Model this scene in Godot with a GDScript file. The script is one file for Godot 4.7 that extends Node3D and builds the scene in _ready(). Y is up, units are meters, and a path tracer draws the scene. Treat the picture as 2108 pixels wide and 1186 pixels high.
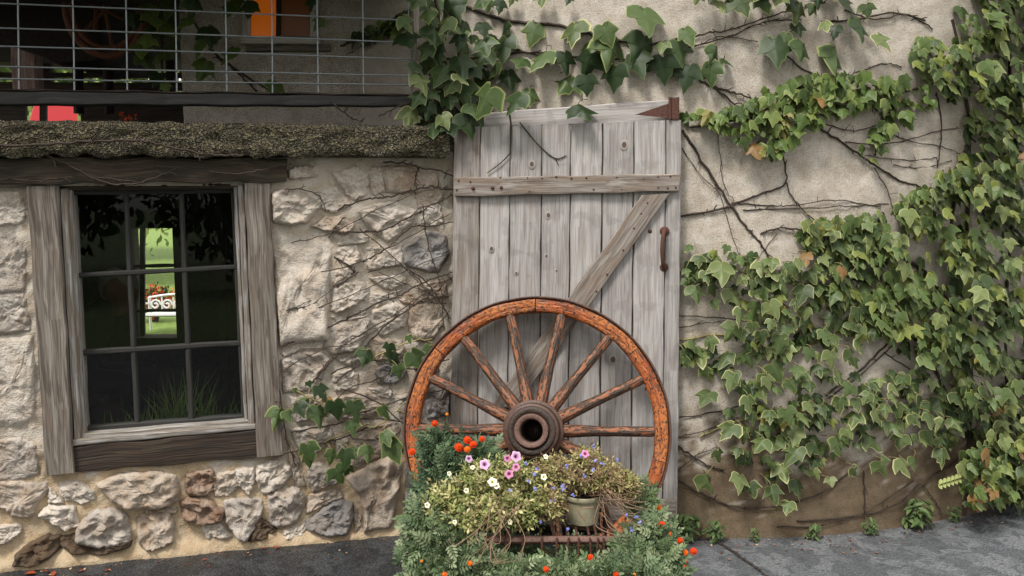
extends Node3D
# An old stone building and a round concrete silo: a plank door, a wagon wheel and flowers in front, ivy over everything.

const FOCAL := 1890.0          # focal length in photograph pixels
const EYE := Vector3(0, 1.55, 0)
const PITCH := 0.11745         # camera looks down 6.7 degrees
const WALL_POINT := Vector3(-0.5, 0, -3.886)
const SILO_CENTRE := Vector3(0.965, 0, -6.34)
const SILO_RADIUS := 2.5
var WALL_ALONG := Vector3(0.97, 0, -0.2433).normalized()
var WALL_NORMAL := Vector3(0.2433, 0, 0.97).normalized()
var rng := RandomNumberGenerator.new()
var M := {}                    # materials
var taken := {}

# ---------------------------------------------------------------- mesh builder
class Shape:
	var v := PackedVector3Array()
	var uv := PackedVector2Array()
	var col := PackedColorArray()
	var idx := PackedInt32Array()
	func p(a: Vector3, t := Vector2.ZERO, c := Color.WHITE) -> int:
		v.append(a); uv.append(t); col.append(c)
		return v.size() - 1
	func tri(a: int, b: int, c: int) -> void:
		idx.append(a); idx.append(b); idx.append(c)
	func quad(a: int, b: int, c: int, d: int) -> void:
		tri(a, b, c); tri(a, c, d)
	# ring by ring skin; every ring has the same number of points
	func skin(rings: Array, close_ring := true, caps := true, vscale := 1.0, voff := Vector2.ZERO, cols: Array = []) -> void:
		var n: int = rings[0].size()
		var start := v.size()
		var along := 0.0
		var w := n + 1 if close_ring else n
		for r in rings.size():
			var ring: PackedVector3Array = rings[r]
			if r > 0:
				along += (ring[0] - rings[r - 1][0]).length()
			var across := 0.0
			for k in w:
				var q := ring[k % n]
				if k > 0:
					across += (q - ring[(k - 1) % n]).length()
				p(q, Vector2(across, along * vscale) + voff, cols[r] if cols.size() else Color.WHITE)
		for r in rings.size() - 1:
			for k in w - 1:
				var a := start + r * w + k
				quad(a, a + 1, a + w + 1, a + w)
		if caps and close_ring:
			for e in [0, rings.size() - 1]:
				var ring: PackedVector3Array = rings[e]
				var m := Vector3.ZERO
				for q in ring: m += q
				m /= n
				var c := p(m, Vector2(0, 0) + voff, cols[e] if cols.size() else Color.WHITE)
				var f := v.size()
				for k in n: p(ring[k], Vector2(ring[k].x - m.x, ring[k].y - m.y) + voff, cols[e] if cols.size() else Color.WHITE)
				for k in n:
					if e == 0: tri(c, f + (k + 1) % n, f + k)
					else: tri(c, f + k, f + (k + 1) % n)
	func box(lo: Vector3, hi: Vector3) -> void:
		var c := (lo + hi) / 2
		var h := (hi - lo) / 2
		for ax in 3:
			for s in [-1.0, 1.0]:
				var n := Vector3.ZERO; n[ax] = s
				var t := Vector3.ZERO; t[(ax + 1) % 3] = 1
				var b := n.cross(t)
				var q := []
				for k in [[-1, -1], [-1, 1], [1, 1], [1, -1]]:
					var d: Vector3 = n + t * k[0] + b * k[1]
					q.append(p(c + d * h, Vector2((d * h).dot(t), (d * h).dot(b))))
				quad(q[0], q[1], q[2], q[3])
	# toward: a direction the faces look in; ZERO: a closed shape, faces look outwards
	func mesh(toward := Vector3.ZERO, colored := false, flat := false) -> ArrayMesh:
		var total := 0.0
		var sum := Vector3.ZERO
		var mid := Vector3.ZERO
		for q in v: mid += q
		mid /= maxf(1, v.size())
		for i in range(0, idx.size(), 3):
			var a := v[idx[i]]; var b := v[idx[i + 1]]; var c := v[idx[i + 2]]
			var nn := (c - a).cross(b - a)
			sum += nn
			total += nn.dot(a - mid)
		var turn := sum.dot(toward) < 0.0 if toward != Vector3.ZERO else total < 0.0
		if turn:
			for i in range(0, idx.size(), 3):
				var k := idx[i + 1]; idx[i + 1] = idx[i + 2]; idx[i + 2] = k
		var V := v; var U := uv; var C := col; var I := idx
		if flat:
			V = PackedVector3Array(); U = PackedVector2Array(); C = PackedColorArray(); I = PackedInt32Array()
			for i in idx.size():
				V.append(v[idx[i]]); U.append(uv[idx[i]]); C.append(col[idx[i]]); I.append(i)
		var N := PackedVector3Array(); N.resize(V.size())
		for i in range(0, I.size(), 3):
			var nn := (V[I[i + 2]] - V[I[i]]).cross(V[I[i + 1]] - V[I[i]])
			for k in 3: N[I[i + k]] += nn
		for i in N.size(): N[i] = N[i].normalized() if N[i].length_squared() > 1e-20 else Vector3.UP
		var arr := []; arr.resize(Mesh.ARRAY_MAX)
		arr[Mesh.ARRAY_VERTEX] = V; arr[Mesh.ARRAY_NORMAL] = N; arr[Mesh.ARRAY_TEX_UV] = U; arr[Mesh.ARRAY_INDEX] = I
		if colored: arr[Mesh.ARRAY_COLOR] = C
		var m := ArrayMesh.new()
		m.add_surface_from_arrays(Mesh.PRIMITIVE_TRIANGLES, arr)
		return m

# ---------------------------------------------------------------- nodes
func numbered(called: String) -> String:
	var n: int = taken.get(called, 0)
	taken[called] = n + 1
	return called if n == 0 else "%s_%03d" % [called, n]

func tag(o: Node, label: String, category: String, group := "", kind := "") -> Node:
	if label: o.set_meta("label", label)
	if category: o.set_meta("category", category)
	if group: o.set_meta("group", group)
	if kind: o.set_meta("kind", kind)
	return o

func thing(called: String, label: String, category: String, at := Vector3.ZERO, group := "") -> Node3D:
	var o := Node3D.new()
	o.name = numbered(called)
	add_child(o, true)
	o.position = at
	tag(o, label, category, group)
	return o

# mesh given in world coordinates; a part under its thing is moved into the thing's own axes by its position
func part(called: String, m: Mesh, mat: Material, parent: Node = self, top := Vector3.INF) -> MeshInstance3D:
	var o := MeshInstance3D.new()
	o.name = numbered(called) if parent == self else called
	o.mesh = m
	o.material_override = mat
	o.cast_shadow = GeometryInstance3D.SHADOW_CASTING_SETTING_ON
	parent.add_child(o, true)
	if called in ["stems", "petioles", "dry_stems", "dry_runners", "branches", "nails"]: o.set_meta("kind", "stuff")
	if parent != self:
		var q := Vector3.ZERO
		var n := parent
		while n != self:
			q += (n as Node3D).position
			n = n.get_parent()
		o.position = -q
	return o

func structure(called: String, m: Mesh, mat: Material, label := "") -> MeshInstance3D:
	var o := part(called, m, mat)
	o.set_meta("kind", "structure")
	if label: o.set_meta("label", label)
	return o

func scatter(called: String, m: Mesh, mat: Material, xf: Array, cols: Array, parent: Node) -> MultiMeshInstance3D:
	var mm := MultiMesh.new()
	mm.transform_format = MultiMesh.TRANSFORM_3D
	mm.use_colors = cols.size() > 0
	mm.mesh = m
	mm.instance_count = xf.size()
	for i in xf.size():
		mm.set_instance_transform(i, xf[i])
		if cols.size(): mm.set_instance_color(i, cols[i])
	var o := MultiMeshInstance3D.new()
	o.name = numbered(called) if parent == self else called
	o.multimesh = mm
	o.material_override = mat
	parent.add_child(o, true)
	var q := Vector3.ZERO
	var n := parent
	while n != self:
		q += (n as Node3D).position
		n = n.get_parent()
	o.position = -q
	o.set_meta("kind", "stuff")
	return o

# ---------------------------------------------------------------- where things stand
func ray(px: float, py: float) -> Vector3:
	var d := Vector3((px - 1054.0) / FOCAL, -(py - 593.0) / FOCAL, -1.0)
	return d.rotated(Vector3.RIGHT, -PITCH)

func on_plane(px: float, py: float, p0: Vector3, n: Vector3) -> Vector3:
	var d := ray(px, py)
	return EYE + d * ((p0 - EYE).dot(n) / d.dot(n))

func on_wall(px: float, py: float, off := 0.0) -> Vector3:
	return on_plane(px, py, WALL_POINT + WALL_NORMAL * off, WALL_NORMAL)

func at_depth(px: float, py: float, z: float) -> Vector3:
	var d := ray(px, py)
	return EYE + d * (z / d.z)

func on_silo(px: float, py: float, off := 0.0) -> Vector3:
	var d := ray(px, py)
	var o := Vector2(EYE.x - SILO_CENTRE.x, EYE.z - SILO_CENTRE.z)
	var e := Vector2(d.x, d.z)
	var r := SILO_RADIUS + off
	var a := e.dot(e); var b := 2 * o.dot(e); var c := o.dot(o) - r * r
	var disc := b * b - 4 * a * c
	var t := (-b - sqrt(maxf(disc, 0.0))) / (2 * a)
	return EYE + d * t

func silo_normal(p: Vector3) -> Vector3:
	return Vector3(p.x - SILO_CENTRE.x, 0, p.z - SILO_CENTRE.z).normalized()

func on_ground(px: float, py: float, y := 0.0) -> Vector3:
	var d := ray(px, py)
	return EYE + d * ((y - EYE.y) / d.y)

# ---------------------------------------------------------------- shapes
func smooth_path(pts: Array, per := 6) -> PackedVector3Array:
	var c := Curve3D.new()
	for i in pts.size():
		var a: Vector3 = pts[maxi(i - 1, 0)]
		var b: Vector3 = pts[mini(i + 1, pts.size() - 1)]
		c.add_point(pts[i], -(b - a) / 6.0, (b - a) / 6.0)
	var out := PackedVector3Array()
	for i in pts.size() - 1:
		for k in per: out.append(c.sample(i, float(k) / per))
	out.append(pts[-1])
	return out

func tube(s: Shape, path: PackedVector3Array, r0: float, r1: float, sides := 6, jit := 0.0, caps := true) -> void:
	var rings := []
	var n := path.size()
	var up := Vector3.UP
	for i in n:
		var t := (path[mini(i + 1, n - 1)] - path[maxi(i - 1, 0)]).normalized()
		if absf(t.dot(up)) > 0.95: up = Vector3.RIGHT if absf(t.dot(Vector3.UP)) > 0.9 else Vector3.UP
		var a := t.cross(up).normalized()
		var b := a.cross(t)
		up = b
		var r := lerpf(r0, r1, float(i) / maxf(1, n - 1))
		var ring := PackedVector3Array()
		for k in sides:
			var w := TAU * k / sides
			ring.append(path[i] + (a * cos(w) + b * sin(w)) * r * (1.0 + rng.randf_range(-jit, jit)))
		rings.append(ring)
	s.skin(rings, true, caps, 1.0, Vector2(rng.randf() * 3, rng.randf() * 3))

# a weathered board: front face between the edges A0-A1 and B0-B1, th thick away from normal n; the grain runs from 0 to 1
func board(A0: Vector3, B0: Vector3, A1: Vector3, B1: Vector3, n: Vector3, th: float, jit := 0.0015, bev := 0.004, seg := 0) -> ArrayMesh:
	var s := Shape.new()
	var span := (A1 - A0).length()
	if seg == 0: seg = clampi(int(span / 0.06), 2, 40)
	var rings := []
	var ph := rng.randf() * 100
	for i in seg + 1:
		var t := float(i) / seg
		var A := A0.lerp(A1, t); var B := B0.lerp(B1, t)
		var w := (B - A).normalized()
		A += w * jit * sin(ph + t * span * 19.0) + w * rng.randf_range(-jit, jit) * 0.6
		B += w * jit * sin(ph * 1.7 + t * span * 23.0) + w * rng.randf_range(-jit, jit) * 0.6
		var f := n * jit * sin(ph * 2.3 + t * span * 13.0)
		A += f; B += f
		var r := PackedVector3Array([A + w * bev, A.lerp(B, 0.33), A.lerp(B, 0.67) , B - w * bev, B - n * bev, B - n * (th - bev), B - w * bev - n * th, A + w * bev - n * th, A - n * (th - bev), A - n * bev])
		r[1] += n * rng.randf_range(-jit, jit) * 0.5; r[2] += n * rng.randf_range(-jit, jit) * 0.5
		rings.append(r)
	s.skin(rings, true, true, 1.0, Vector2(rng.randf() * 7, rng.randf() * 7))
	return s.mesh()

func wall_board(tl: Vector2, tr: Vector2, br: Vector2, bl: Vector2, off: float, th: float, upright: bool, jit := 0.002) -> ArrayMesh:
	var a := on_wall(tl.x, tl.y, off); var b := on_wall(tr.x, tr.y, off); var c := on_wall(br.x, br.y, off); var d := on_wall(bl.x, bl.y, off)
	if upright: return board(a, b, d, c, WALL_NORMAL, th, jit)
	return board(a, d, b, c, WALL_NORMAL, th, jit)

func lathe(s: Shape, base: Vector3, axis: Vector3, profile: Array, sides := 40) -> void:
	var t := axis.normalized()
	var a := t.cross(Vector3.UP if absf(t.y) < 0.9 else Vector3.RIGHT).normalized()
	var b := a.cross(t)
	var rings := []
	for q in profile:
		var ring := PackedVector3Array()
		for k in sides:
			var w := TAU * k / sides
			ring.append(base + t * q.y + (a * cos(w) + b * sin(w)) * q.x)
		rings.append(ring)
	s.skin(rings, true, false)

# ---------------------------------------------------------------- textures and materials
func srgb(r: float, g: float, b: float) -> Color:
	return Color(r / 255.0, g / 255.0, b / 255.0)

func lin(r: float, g: float, b: float) -> Color:
	return srgb(r, g, b).srgb_to_linear()

func noise_bytes(size: int, freq: float, octaves: int, sd: int, stretch := 1, kind := FastNoiseLite.TYPE_SIMPLEX_SMOOTH) -> PackedByteArray:
	var n := FastNoiseLite.new()
	n.noise_type = kind; n.frequency = freq; n.fractal_octaves = octaves; n.seed = sd
	if kind == FastNoiseLite.TYPE_CELLULAR:
		n.cellular_return_type = FastNoiseLite.RETURN_DISTANCE
	var im := n.get_seamless_image(size, size / stretch)
	if stretch > 1: im.resize(size, size, Image.INTERPOLATE_CUBIC)
	im.convert(Image.FORMAT_L8)
	return im.get_data()

# base colour, then layers of [bytes, lo, hi, colour, strength]: the colour comes in where the noise runs from lo to hi
func painted(size: int, base: Color, layers: Array) -> ImageTexture:
	var n := size * size
	var out := PackedByteArray(); out.resize(n * 3)
	var R := PackedFloat32Array(); R.resize(n); R.fill(base.r * 255)
	var G := PackedFloat32Array(); G.resize(n); G.fill(base.g * 255)
	var B := PackedFloat32Array(); B.resize(n); B.fill(base.b * 255)
	for l in layers:
		var d: PackedByteArray = l[0]
		var lut := PackedFloat32Array(); lut.resize(256)
		for i in 256: lut[i] = smoothstep(l[1], l[2], i / 255.0) * l[4]
		var c: Color = l[3]
		var cr := c.r * 255; var cg := c.g * 255; var cb := c.b * 255
		for i in n:
			var t := lut[d[i]]
			if t > 0.0:
				R[i] += (cr - R[i]) * t; G[i] += (cg - G[i]) * t; B[i] += (cb - B[i]) * t
	for i in n:
		out[i * 3] = int(clampf(R[i], 0, 255)); out[i * 3 + 1] = int(clampf(G[i], 0, 255)); out[i * 3 + 2] = int(clampf(B[i], 0, 255))
	return ImageTexture.create_from_image(Image.create_from_data(size, size, false, Image.FORMAT_RGB8, out))

func height_tex(size: int, layers: Array) -> ImageTexture:
	var n := size * size
	var out := PackedByteArray(); out.resize(n)
	var w := 0.0
	for l in layers: w += l[1]
	for i in n:
		var h := 0.0
		for l in layers: h += l[0][i] * l[1]
		out[i] = int(clampf(h / w, 0, 255))
	return ImageTexture.create_from_image(Image.create_from_data(size, size, false, Image.FORMAT_L8, out))

func plain(c: Color, rough := 0.8, metal := 0.0) -> StandardMaterial3D:
	var m := StandardMaterial3D.new()
	m.albedo_color = c; m.roughness = rough; m.metallic = metal
	m.cull_mode = BaseMaterial3D.CULL_DISABLED
	return m

func textured(tex: Texture2D, scale: float, rough := 0.9, bump: Texture2D = null, depth := 0.0, triplanar := true, tint := Color.WHITE, world := true) -> StandardMaterial3D:
	var m := plain(tint, rough)
	m.albedo_texture = tex
	if triplanar:
		m.uv1_triplanar = true; m.uv1_world_triplanar = world
	m.uv1_scale = Vector3.ONE * scale
	if bump:
		m.heightmap_enabled = true; m.heightmap_texture = bump; m.heightmap_scale = depth
	return m

func coloured(rough := 0.7, back := 0.0, spec := 0.5) -> StandardMaterial3D:
	var m := plain(Color.WHITE, rough)
	m.vertex_color_use_as_albedo = true
	m.metallic_specular = spec
	if back > 0.0:
		m.backlight_enabled = true; m.backlight = Color(back, back, back * 0.6)
	return m

func make_materials() -> void:
	var S := 512
	var fine := noise_bytes(S, 0.09, 3, 1)
	var mid := noise_bytes(S, 0.025, 4, 2)
	var broad := noise_bytes(S, 0.008, 4, 3)
	var broad2 := noise_bytes(S, 0.009, 5, 4)
	var speck := noise_bytes(S, 0.22, 2, 5)
	var grit := noise_bytes(S, 0.16, 1, 6, 1, FastNoiseLite.TYPE_CELLULAR)
	var grain := noise_bytes(S, 0.11, 4, 7, 32)
	var grain2 := noise_bytes(S, 0.035, 4, 8, 16)
	var grain3 := noise_bytes(S, 0.25, 2, 9, 64)
	var streak := noise_bytes(S, 0.02, 4, 10, 8)
	var streak2 := noise_bytes(S, 0.03, 4, 12, 8)
	var bump_stone := height_tex(S, [[fine, 0.5], [mid, 1.0], [speck, 0.25]])
	var bump_grit := height_tex(S, [[grit, 1.0], [fine, 0.7], [speck, 0.3]])
	var bump_wood := height_tex(S, [[grain, 1.0], [grain3, 0.8]])
	# stonework
	var stone := func(base: Color, dark: Color, warm: Color, pale: Color) -> StandardMaterial3D:
		var t := painted(S, base, [[broad, 0.4, 0.7, warm, 0.75], [mid, 0.54, 0.76, dark, 0.5], [broad2, 0.5, 0.66, pale, 0.7], [fine, 0.6, 0.75, dark, 0.45], [speck, 0.66, 0.8, dark, 0.45]])
		return textured(t, 1.9, 0.92, bump_stone, 1.0)
	M.stone_pale = stone.call(srgb(184, 173, 160), srgb(140, 128, 116), srgb(188, 172, 155), srgb(200, 192, 182))
	M.stone_buff = stone.call(srgb(168, 153, 137), srgb(114, 100, 86), srgb(158, 134, 112), srgb(190, 179, 167))
	M.stone_grey = stone.call(srgb(162, 152, 142), srgb(110, 102, 95), srgb(166, 148, 130), srgb(186, 178, 168))
	M.stone_slate = stone.call(srgb(122, 118, 116), srgb(74, 72, 74), srgb(136, 124, 112), srgb(160, 156, 152))
	M.stone_brown = stone.call(srgb(130, 106, 88), srgb(72, 56, 47), srgb(128, 92, 68), srgb(164, 146, 130))
	M.stone_dark = stone.call(srgb(74, 58, 43), srgb(40, 33, 26), srgb(90, 68, 45), srgb(100, 85, 68))
	M.mortar = textured(painted(S, srgb(182, 171, 157), [[broad, 0.42, 0.62, srgb(192, 184, 173), 0.85], [broad2, 0.58, 0.75, srgb(166, 149, 127), 0.55], [mid, 0.6, 0.75, srgb(168, 146, 120), 0.5], [speck, 0.6, 0.8, srgb(150, 130, 108), 0.4]]), 1.7, 0.95, bump_grit, 0.5)
	M.mortar.vertex_color_use_as_albedo = true
	# silo render: sandy, pebbled
	var silo_tex := painted(S, srgb(190, 180, 167), [[broad, 0.45, 0.7, srgb(202, 194, 184), 0.7], [broad2, 0.57, 0.74, srgb(168, 155, 139), 0.5], [mid, 0.6, 0.75, srgb(156, 143, 126), 0.4], [grit, 0.05, 0.0, srgb(214, 204, 190), 0.4], [speck, 0.62, 0.74, srgb(112, 98, 84), 0.6], [fine, 0.66, 0.76, srgb(128, 112, 96), 0.5]])
	M.silo = textured(silo_tex, 1.9, 0.95, bump_grit, 0.22)
	M.silo.vertex_color_use_as_albedo = true
	M.annex = textured(silo_tex, 1.6, 0.95, bump_grit, 0.8)
	var pebbles := noise_bytes(S, 0.11, 1, 16, 1, FastNoiseLite.TYPE_CELLULAR)
	M.ledge = textured(painted(S, srgb(72, 65, 44), [[broad, 0.4, 0.65, srgb(62, 60, 33), 0.8], [broad2, 0.5, 0.66, srgb(40, 35, 26), 0.85], [mid, 0.5, 0.7, srgb(84, 78, 48), 0.6], [fine, 0.50, 0.58, srgb(22, 18, 13), 0.9], [fine, 0.36, 0.28, srgb(136, 124, 96), 0.8], [speck, 0.60, 0.66, srgb(176, 164, 136), 0.8], [pebbles, 0.12, 0.05, srgb(150, 138, 110), 0.6]]), 1.35, 0.95, height_tex(S, [[speck, 0.7], [fine, -1.0], [mid, 0.8]]), 3.0)
	# woods
	var wood := func(base: Color, dark: Color, pale: Color, warm: Color, depth: float, k := 2.2) -> StandardMaterial3D:
		var t := painted(S, base, [[grain2, 0.42, 0.66, pale, 0.7], [streak, 0.52, 0.72, warm, 0.5], [grain, 0.54, 0.74, dark, 0.5], [grain3, 0.6, 0.74, dark, 0.5], [streak2, 0.6, 0.78, dark, 0.45]])
		return textured(t, k, 0.85, bump_wood, depth, false)
	var calm := func(base: Color, dark: Color, pale: Color, warm: Color) -> StandardMaterial3D:
		var t := painted(S, base, [[streak, 0.40, 0.68, pale, 0.55], [streak2, 0.54, 0.76, warm, 0.5], [grain2, 0.5, 0.74, dark, 0.3], [grain, 0.58, 0.76, dark, 0.32], [grain3, 0.64, 0.74, dark, 0.4], [broad2, 0.62, 0.8, dark, 0.25]])
		return textured(t, 1.7, 0.85, bump_wood, 0.1, false)
	M.door_wood = [calm.call(srgb(163, 158, 155), srgb(110, 104, 101), srgb(179, 175, 172), srgb(150, 141, 134)), calm.call(srgb(172, 167, 164), srgb(118, 112, 108), srgb(187, 183, 180), srgb(162, 151, 142)), calm.call(srgb(146, 138, 132), srgb(94, 86, 81), srgb(162, 156, 151), srgb(132, 115, 101))]
	M.batten_wood = wood.call(srgb(138, 128, 119), srgb(88, 76, 67), srgb(162, 154, 146), srgb(126, 104, 86), 0.15)
	M.post_wood = wood.call(srgb(120, 111, 102), srgb(66, 57, 50), srgb(150, 143, 134), srgb(108, 92, 78), 0.22, 1.6)
	M.dark_wood = wood.call(srgb(56, 44, 34), srgb(28, 22, 18), srgb(74, 62, 49), srgb(64, 46, 32), 0.25, 1.6)
	M.lintel_wood = wood.call(srgb(62, 53, 42), srgb(30, 24, 19), srgb(84, 74, 59), srgb(66, 50, 36), 0.25, 1.6)
	M.rail_wood = wood.call(srgb(54, 53, 52), srgb(36, 35, 34), srgb(68, 67, 66), srgb(58, 53, 48), 0.12)
	M.trim_paint = wood.call(srgb(142, 138, 132), srgb(98, 86, 75), srgb(172, 169, 166), srgb(118, 101, 85), 0.12)
	M.frame_paint = wood.call(srgb(196, 192, 186), srgb(150, 140, 130), srgb(216, 213, 210), srgb(170, 156, 142), 0.1)
	M.sash_paint = wood.call(srgb(46, 45, 42), srgb(30, 29, 27), srgb(60, 59, 55), srgb(48, 45, 40), 0.05)
	M.pink_post = wood.call(srgb(150, 122, 116), srgb(110, 84, 78), srgb(176, 150, 144), srgb(140, 108, 98), 0.2)
	M.end_knot = plain(srgb(92, 74, 62), 0.85)
	M.knot_ring = plain(srgb(156, 149, 144), 0.85)
	# wheel
	var chips := noise_bytes(S, 0.05, 4, 21)
	var chips2 := noise_bytes(S, 0.13, 3, 22)
	var flakes := noise_bytes(S, 0.06, 4, 23, 4)
	var flakes2 := noise_bytes(S, 0.14, 3, 24, 4)
	M.wheel_rim = textured(painted(S, srgb(166, 84, 31), [[streak, 0.42, 0.66, srgb(178, 102, 42), 0.8], [streak2, 0.54, 0.74, srgb(122, 54, 24), 0.75], [grain2, 0.56, 0.72, srgb(168, 112, 70), 0.6], [mid, 0.56, 0.66, srgb(110, 62, 36), 0.45], [flakes, 0.62, 0.74, srgb(64, 42, 30), 0.8], [chips, 0.69, 0.73, srgb(44, 29, 22), 0.9], [flakes2, 0.69, 0.73, srgb(38, 26, 20), 0.85]]), 2.0, 0.55, height_tex(S, [[flakes, -1.0], [grain, 0.6], [streak, 1.0]]), 0.2, false)
	M.wheel_spoke = textured(painted(S, srgb(70, 54, 44), [[flakes, 0.47, 0.53, srgb(146, 84, 48), 0.9], [grain2, 0.5, 0.7, srgb(92, 74, 62), 0.5], [streak2, 0.58, 0.62, srgb(150, 98, 68), 0.8], [grain, 0.58, 0.7, srgb(32, 25, 20), 0.8], [flakes2, 0.64, 0.67, srgb(36, 27, 22), 0.9]]), 1.7, 0.7, bump_wood, 0.2, false)
	M.hub = textured(painted(S, srgb(40, 32, 27), [[broad, 0.45, 0.65, srgb(54, 43, 33), 0.7], [mid, 0.55, 0.7, srgb(36, 30, 26), 0.8], [chips2, 0.64, 0.7, srgb(140, 98, 72), 0.7]]), 4.0, 0.6, bump_stone, 0.3)
	M.rust_pale = textured(painted(S, srgb(108, 80, 70), [[mid, 0.5, 0.68, srgb(76, 54, 46), 0.8], [fine, 0.6, 0.75, srgb(130, 104, 94), 0.6]]), 5.0, 0.7, bump_stone, 0.2)
	M.tyre = textured(painted(S, srgb(82, 54, 42), [[mid, 0.5, 0.68, srgb(56, 37, 30), 0.8], [fine, 0.6, 0.75, srgb(108, 78, 64), 0.6]]), 4.0, 0.55, bump_stone, 0.2)
	M.rust = textured(painted(S, srgb(84, 50, 38), [[mid, 0.5, 0.68, srgb(58, 34, 28), 0.8], [fine, 0.6, 0.75, srgb(112, 68, 50), 0.6]]), 6.0, 0.75, bump_stone, 0.25)
	M.rust_bright = textured(painted(S, srgb(138, 86, 66), [[mid, 0.5, 0.68, srgb(100, 60, 46), 0.8], [fine, 0.6, 0.75, srgb(160, 112, 90), 0.6]]), 6.0, 0.75, bump_stone, 0.25)
	M.black = plain(srgb(20, 18, 16), 0.9)
	M.wire = plain(srgb(150, 156, 158), 0.5, 0.2)
	# plants
	M.leaf = coloured(0.48, 0.4, 0.38)
	M.soft_leaf = coloured(0.65, 0.4, 0.4)
	M.petal = coloured(0.7, 0.5, 0.3)
	M.petiole = plain(srgb(138, 128, 84), 0.7)
	M.bark = textured(painted(256, srgb(56, 45, 37), [[noise_bytes(256, 0.05, 3, 31), 0.45, 0.7, srgb(78, 65, 54), 0.8], [noise_bytes(256, 0.12, 3, 32), 0.55, 0.7, srgb(42, 34, 28), 0.8]]), 9.0, 0.9)
	M.dry_stem = plain(srgb(134, 108, 86), 0.8)
	M.green_stem = plain(srgb(92, 104, 64), 0.7)
	M.glazed = textured(painted(256, srgb(170, 164, 138), [[noise_bytes(256, 0.02, 3, 33), 0.5, 0.7, srgb(150, 142, 114), 0.7], [noise_bytes(256, 0.1, 3, 34), 0.6, 0.75, srgb(134, 124, 98), 0.4]]), 4.0, 0.5)
	M.white_iron = plain(srgb(236, 236, 232), 0.5)
	M.soil = plain(srgb(58, 44, 34), 0.95)
	var paving := func(base: Color, pale: Color, dark: Color, chip: Color) -> StandardMaterial3D:
		return textured(painted(S, base, [[broad, 0.44, 0.6, pale, 0.7], [broad2, 0.5, 0.62, dark, 0.7], [fine, 0.55, 0.7, dark, 0.6], [speck, 0.6, 0.75, chip, 0.6], [mid, 0.62, 0.68, dark, 0.6]]), 1.1, 0.6, bump_grit, 0.8)
	M.asphalt = paving.call(srgb(90, 92, 95), srgb(108, 110, 112), srgb(66, 68, 71), srgb(140, 141, 142))
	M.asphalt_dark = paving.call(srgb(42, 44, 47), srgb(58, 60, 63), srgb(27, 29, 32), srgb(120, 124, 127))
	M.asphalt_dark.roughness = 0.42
	M.lawn = textured(painted(S, srgb(104, 128, 52), [[mid, 0.45, 0.7, srgb(134, 152, 72), 0.8], [fine, 0.5, 0.75, srgb(78, 104, 40), 0.7]]), 0.8, 0.95)
	M.yard = textured(painted(S, srgb(62, 76, 36), [[mid, 0.45, 0.7, srgb(78, 90, 44), 0.8], [fine, 0.5, 0.75, srgb(46, 58, 27), 0.7]]), 0.8, 0.95)
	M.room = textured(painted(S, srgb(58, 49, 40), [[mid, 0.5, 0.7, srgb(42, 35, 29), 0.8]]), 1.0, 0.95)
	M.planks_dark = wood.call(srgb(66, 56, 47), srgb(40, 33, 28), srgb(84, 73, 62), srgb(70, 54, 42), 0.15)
	M.iron_dark = textured(painted(S, srgb(46, 34, 28), [[mid, 0.5, 0.7, srgb(28, 22, 19), 0.8], [fine, 0.6, 0.75, srgb(70, 46, 34), 0.6]]), 3.0, 0.8, bump_stone, 0.3)
	M.red_cloth = plain(srgb(158, 32, 38), 0.85)
	var g := plain(Color(0.1, 0.11, 0.1, 0.03), 0.01)
	g.transparency = BaseMaterial3D.TRANSPARENCY_ALPHA
	M.glass = g
	var amber := plain(srgb(214, 118, 24), 0.35)
	amber.emission_enabled = true; amber.emission = srgb(230, 110, 14); amber.emission_energy_multiplier = 0.08
	M.amber_glass = amber
	M.brown_glass = plain(srgb(150, 82, 26), 0.3)

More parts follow.
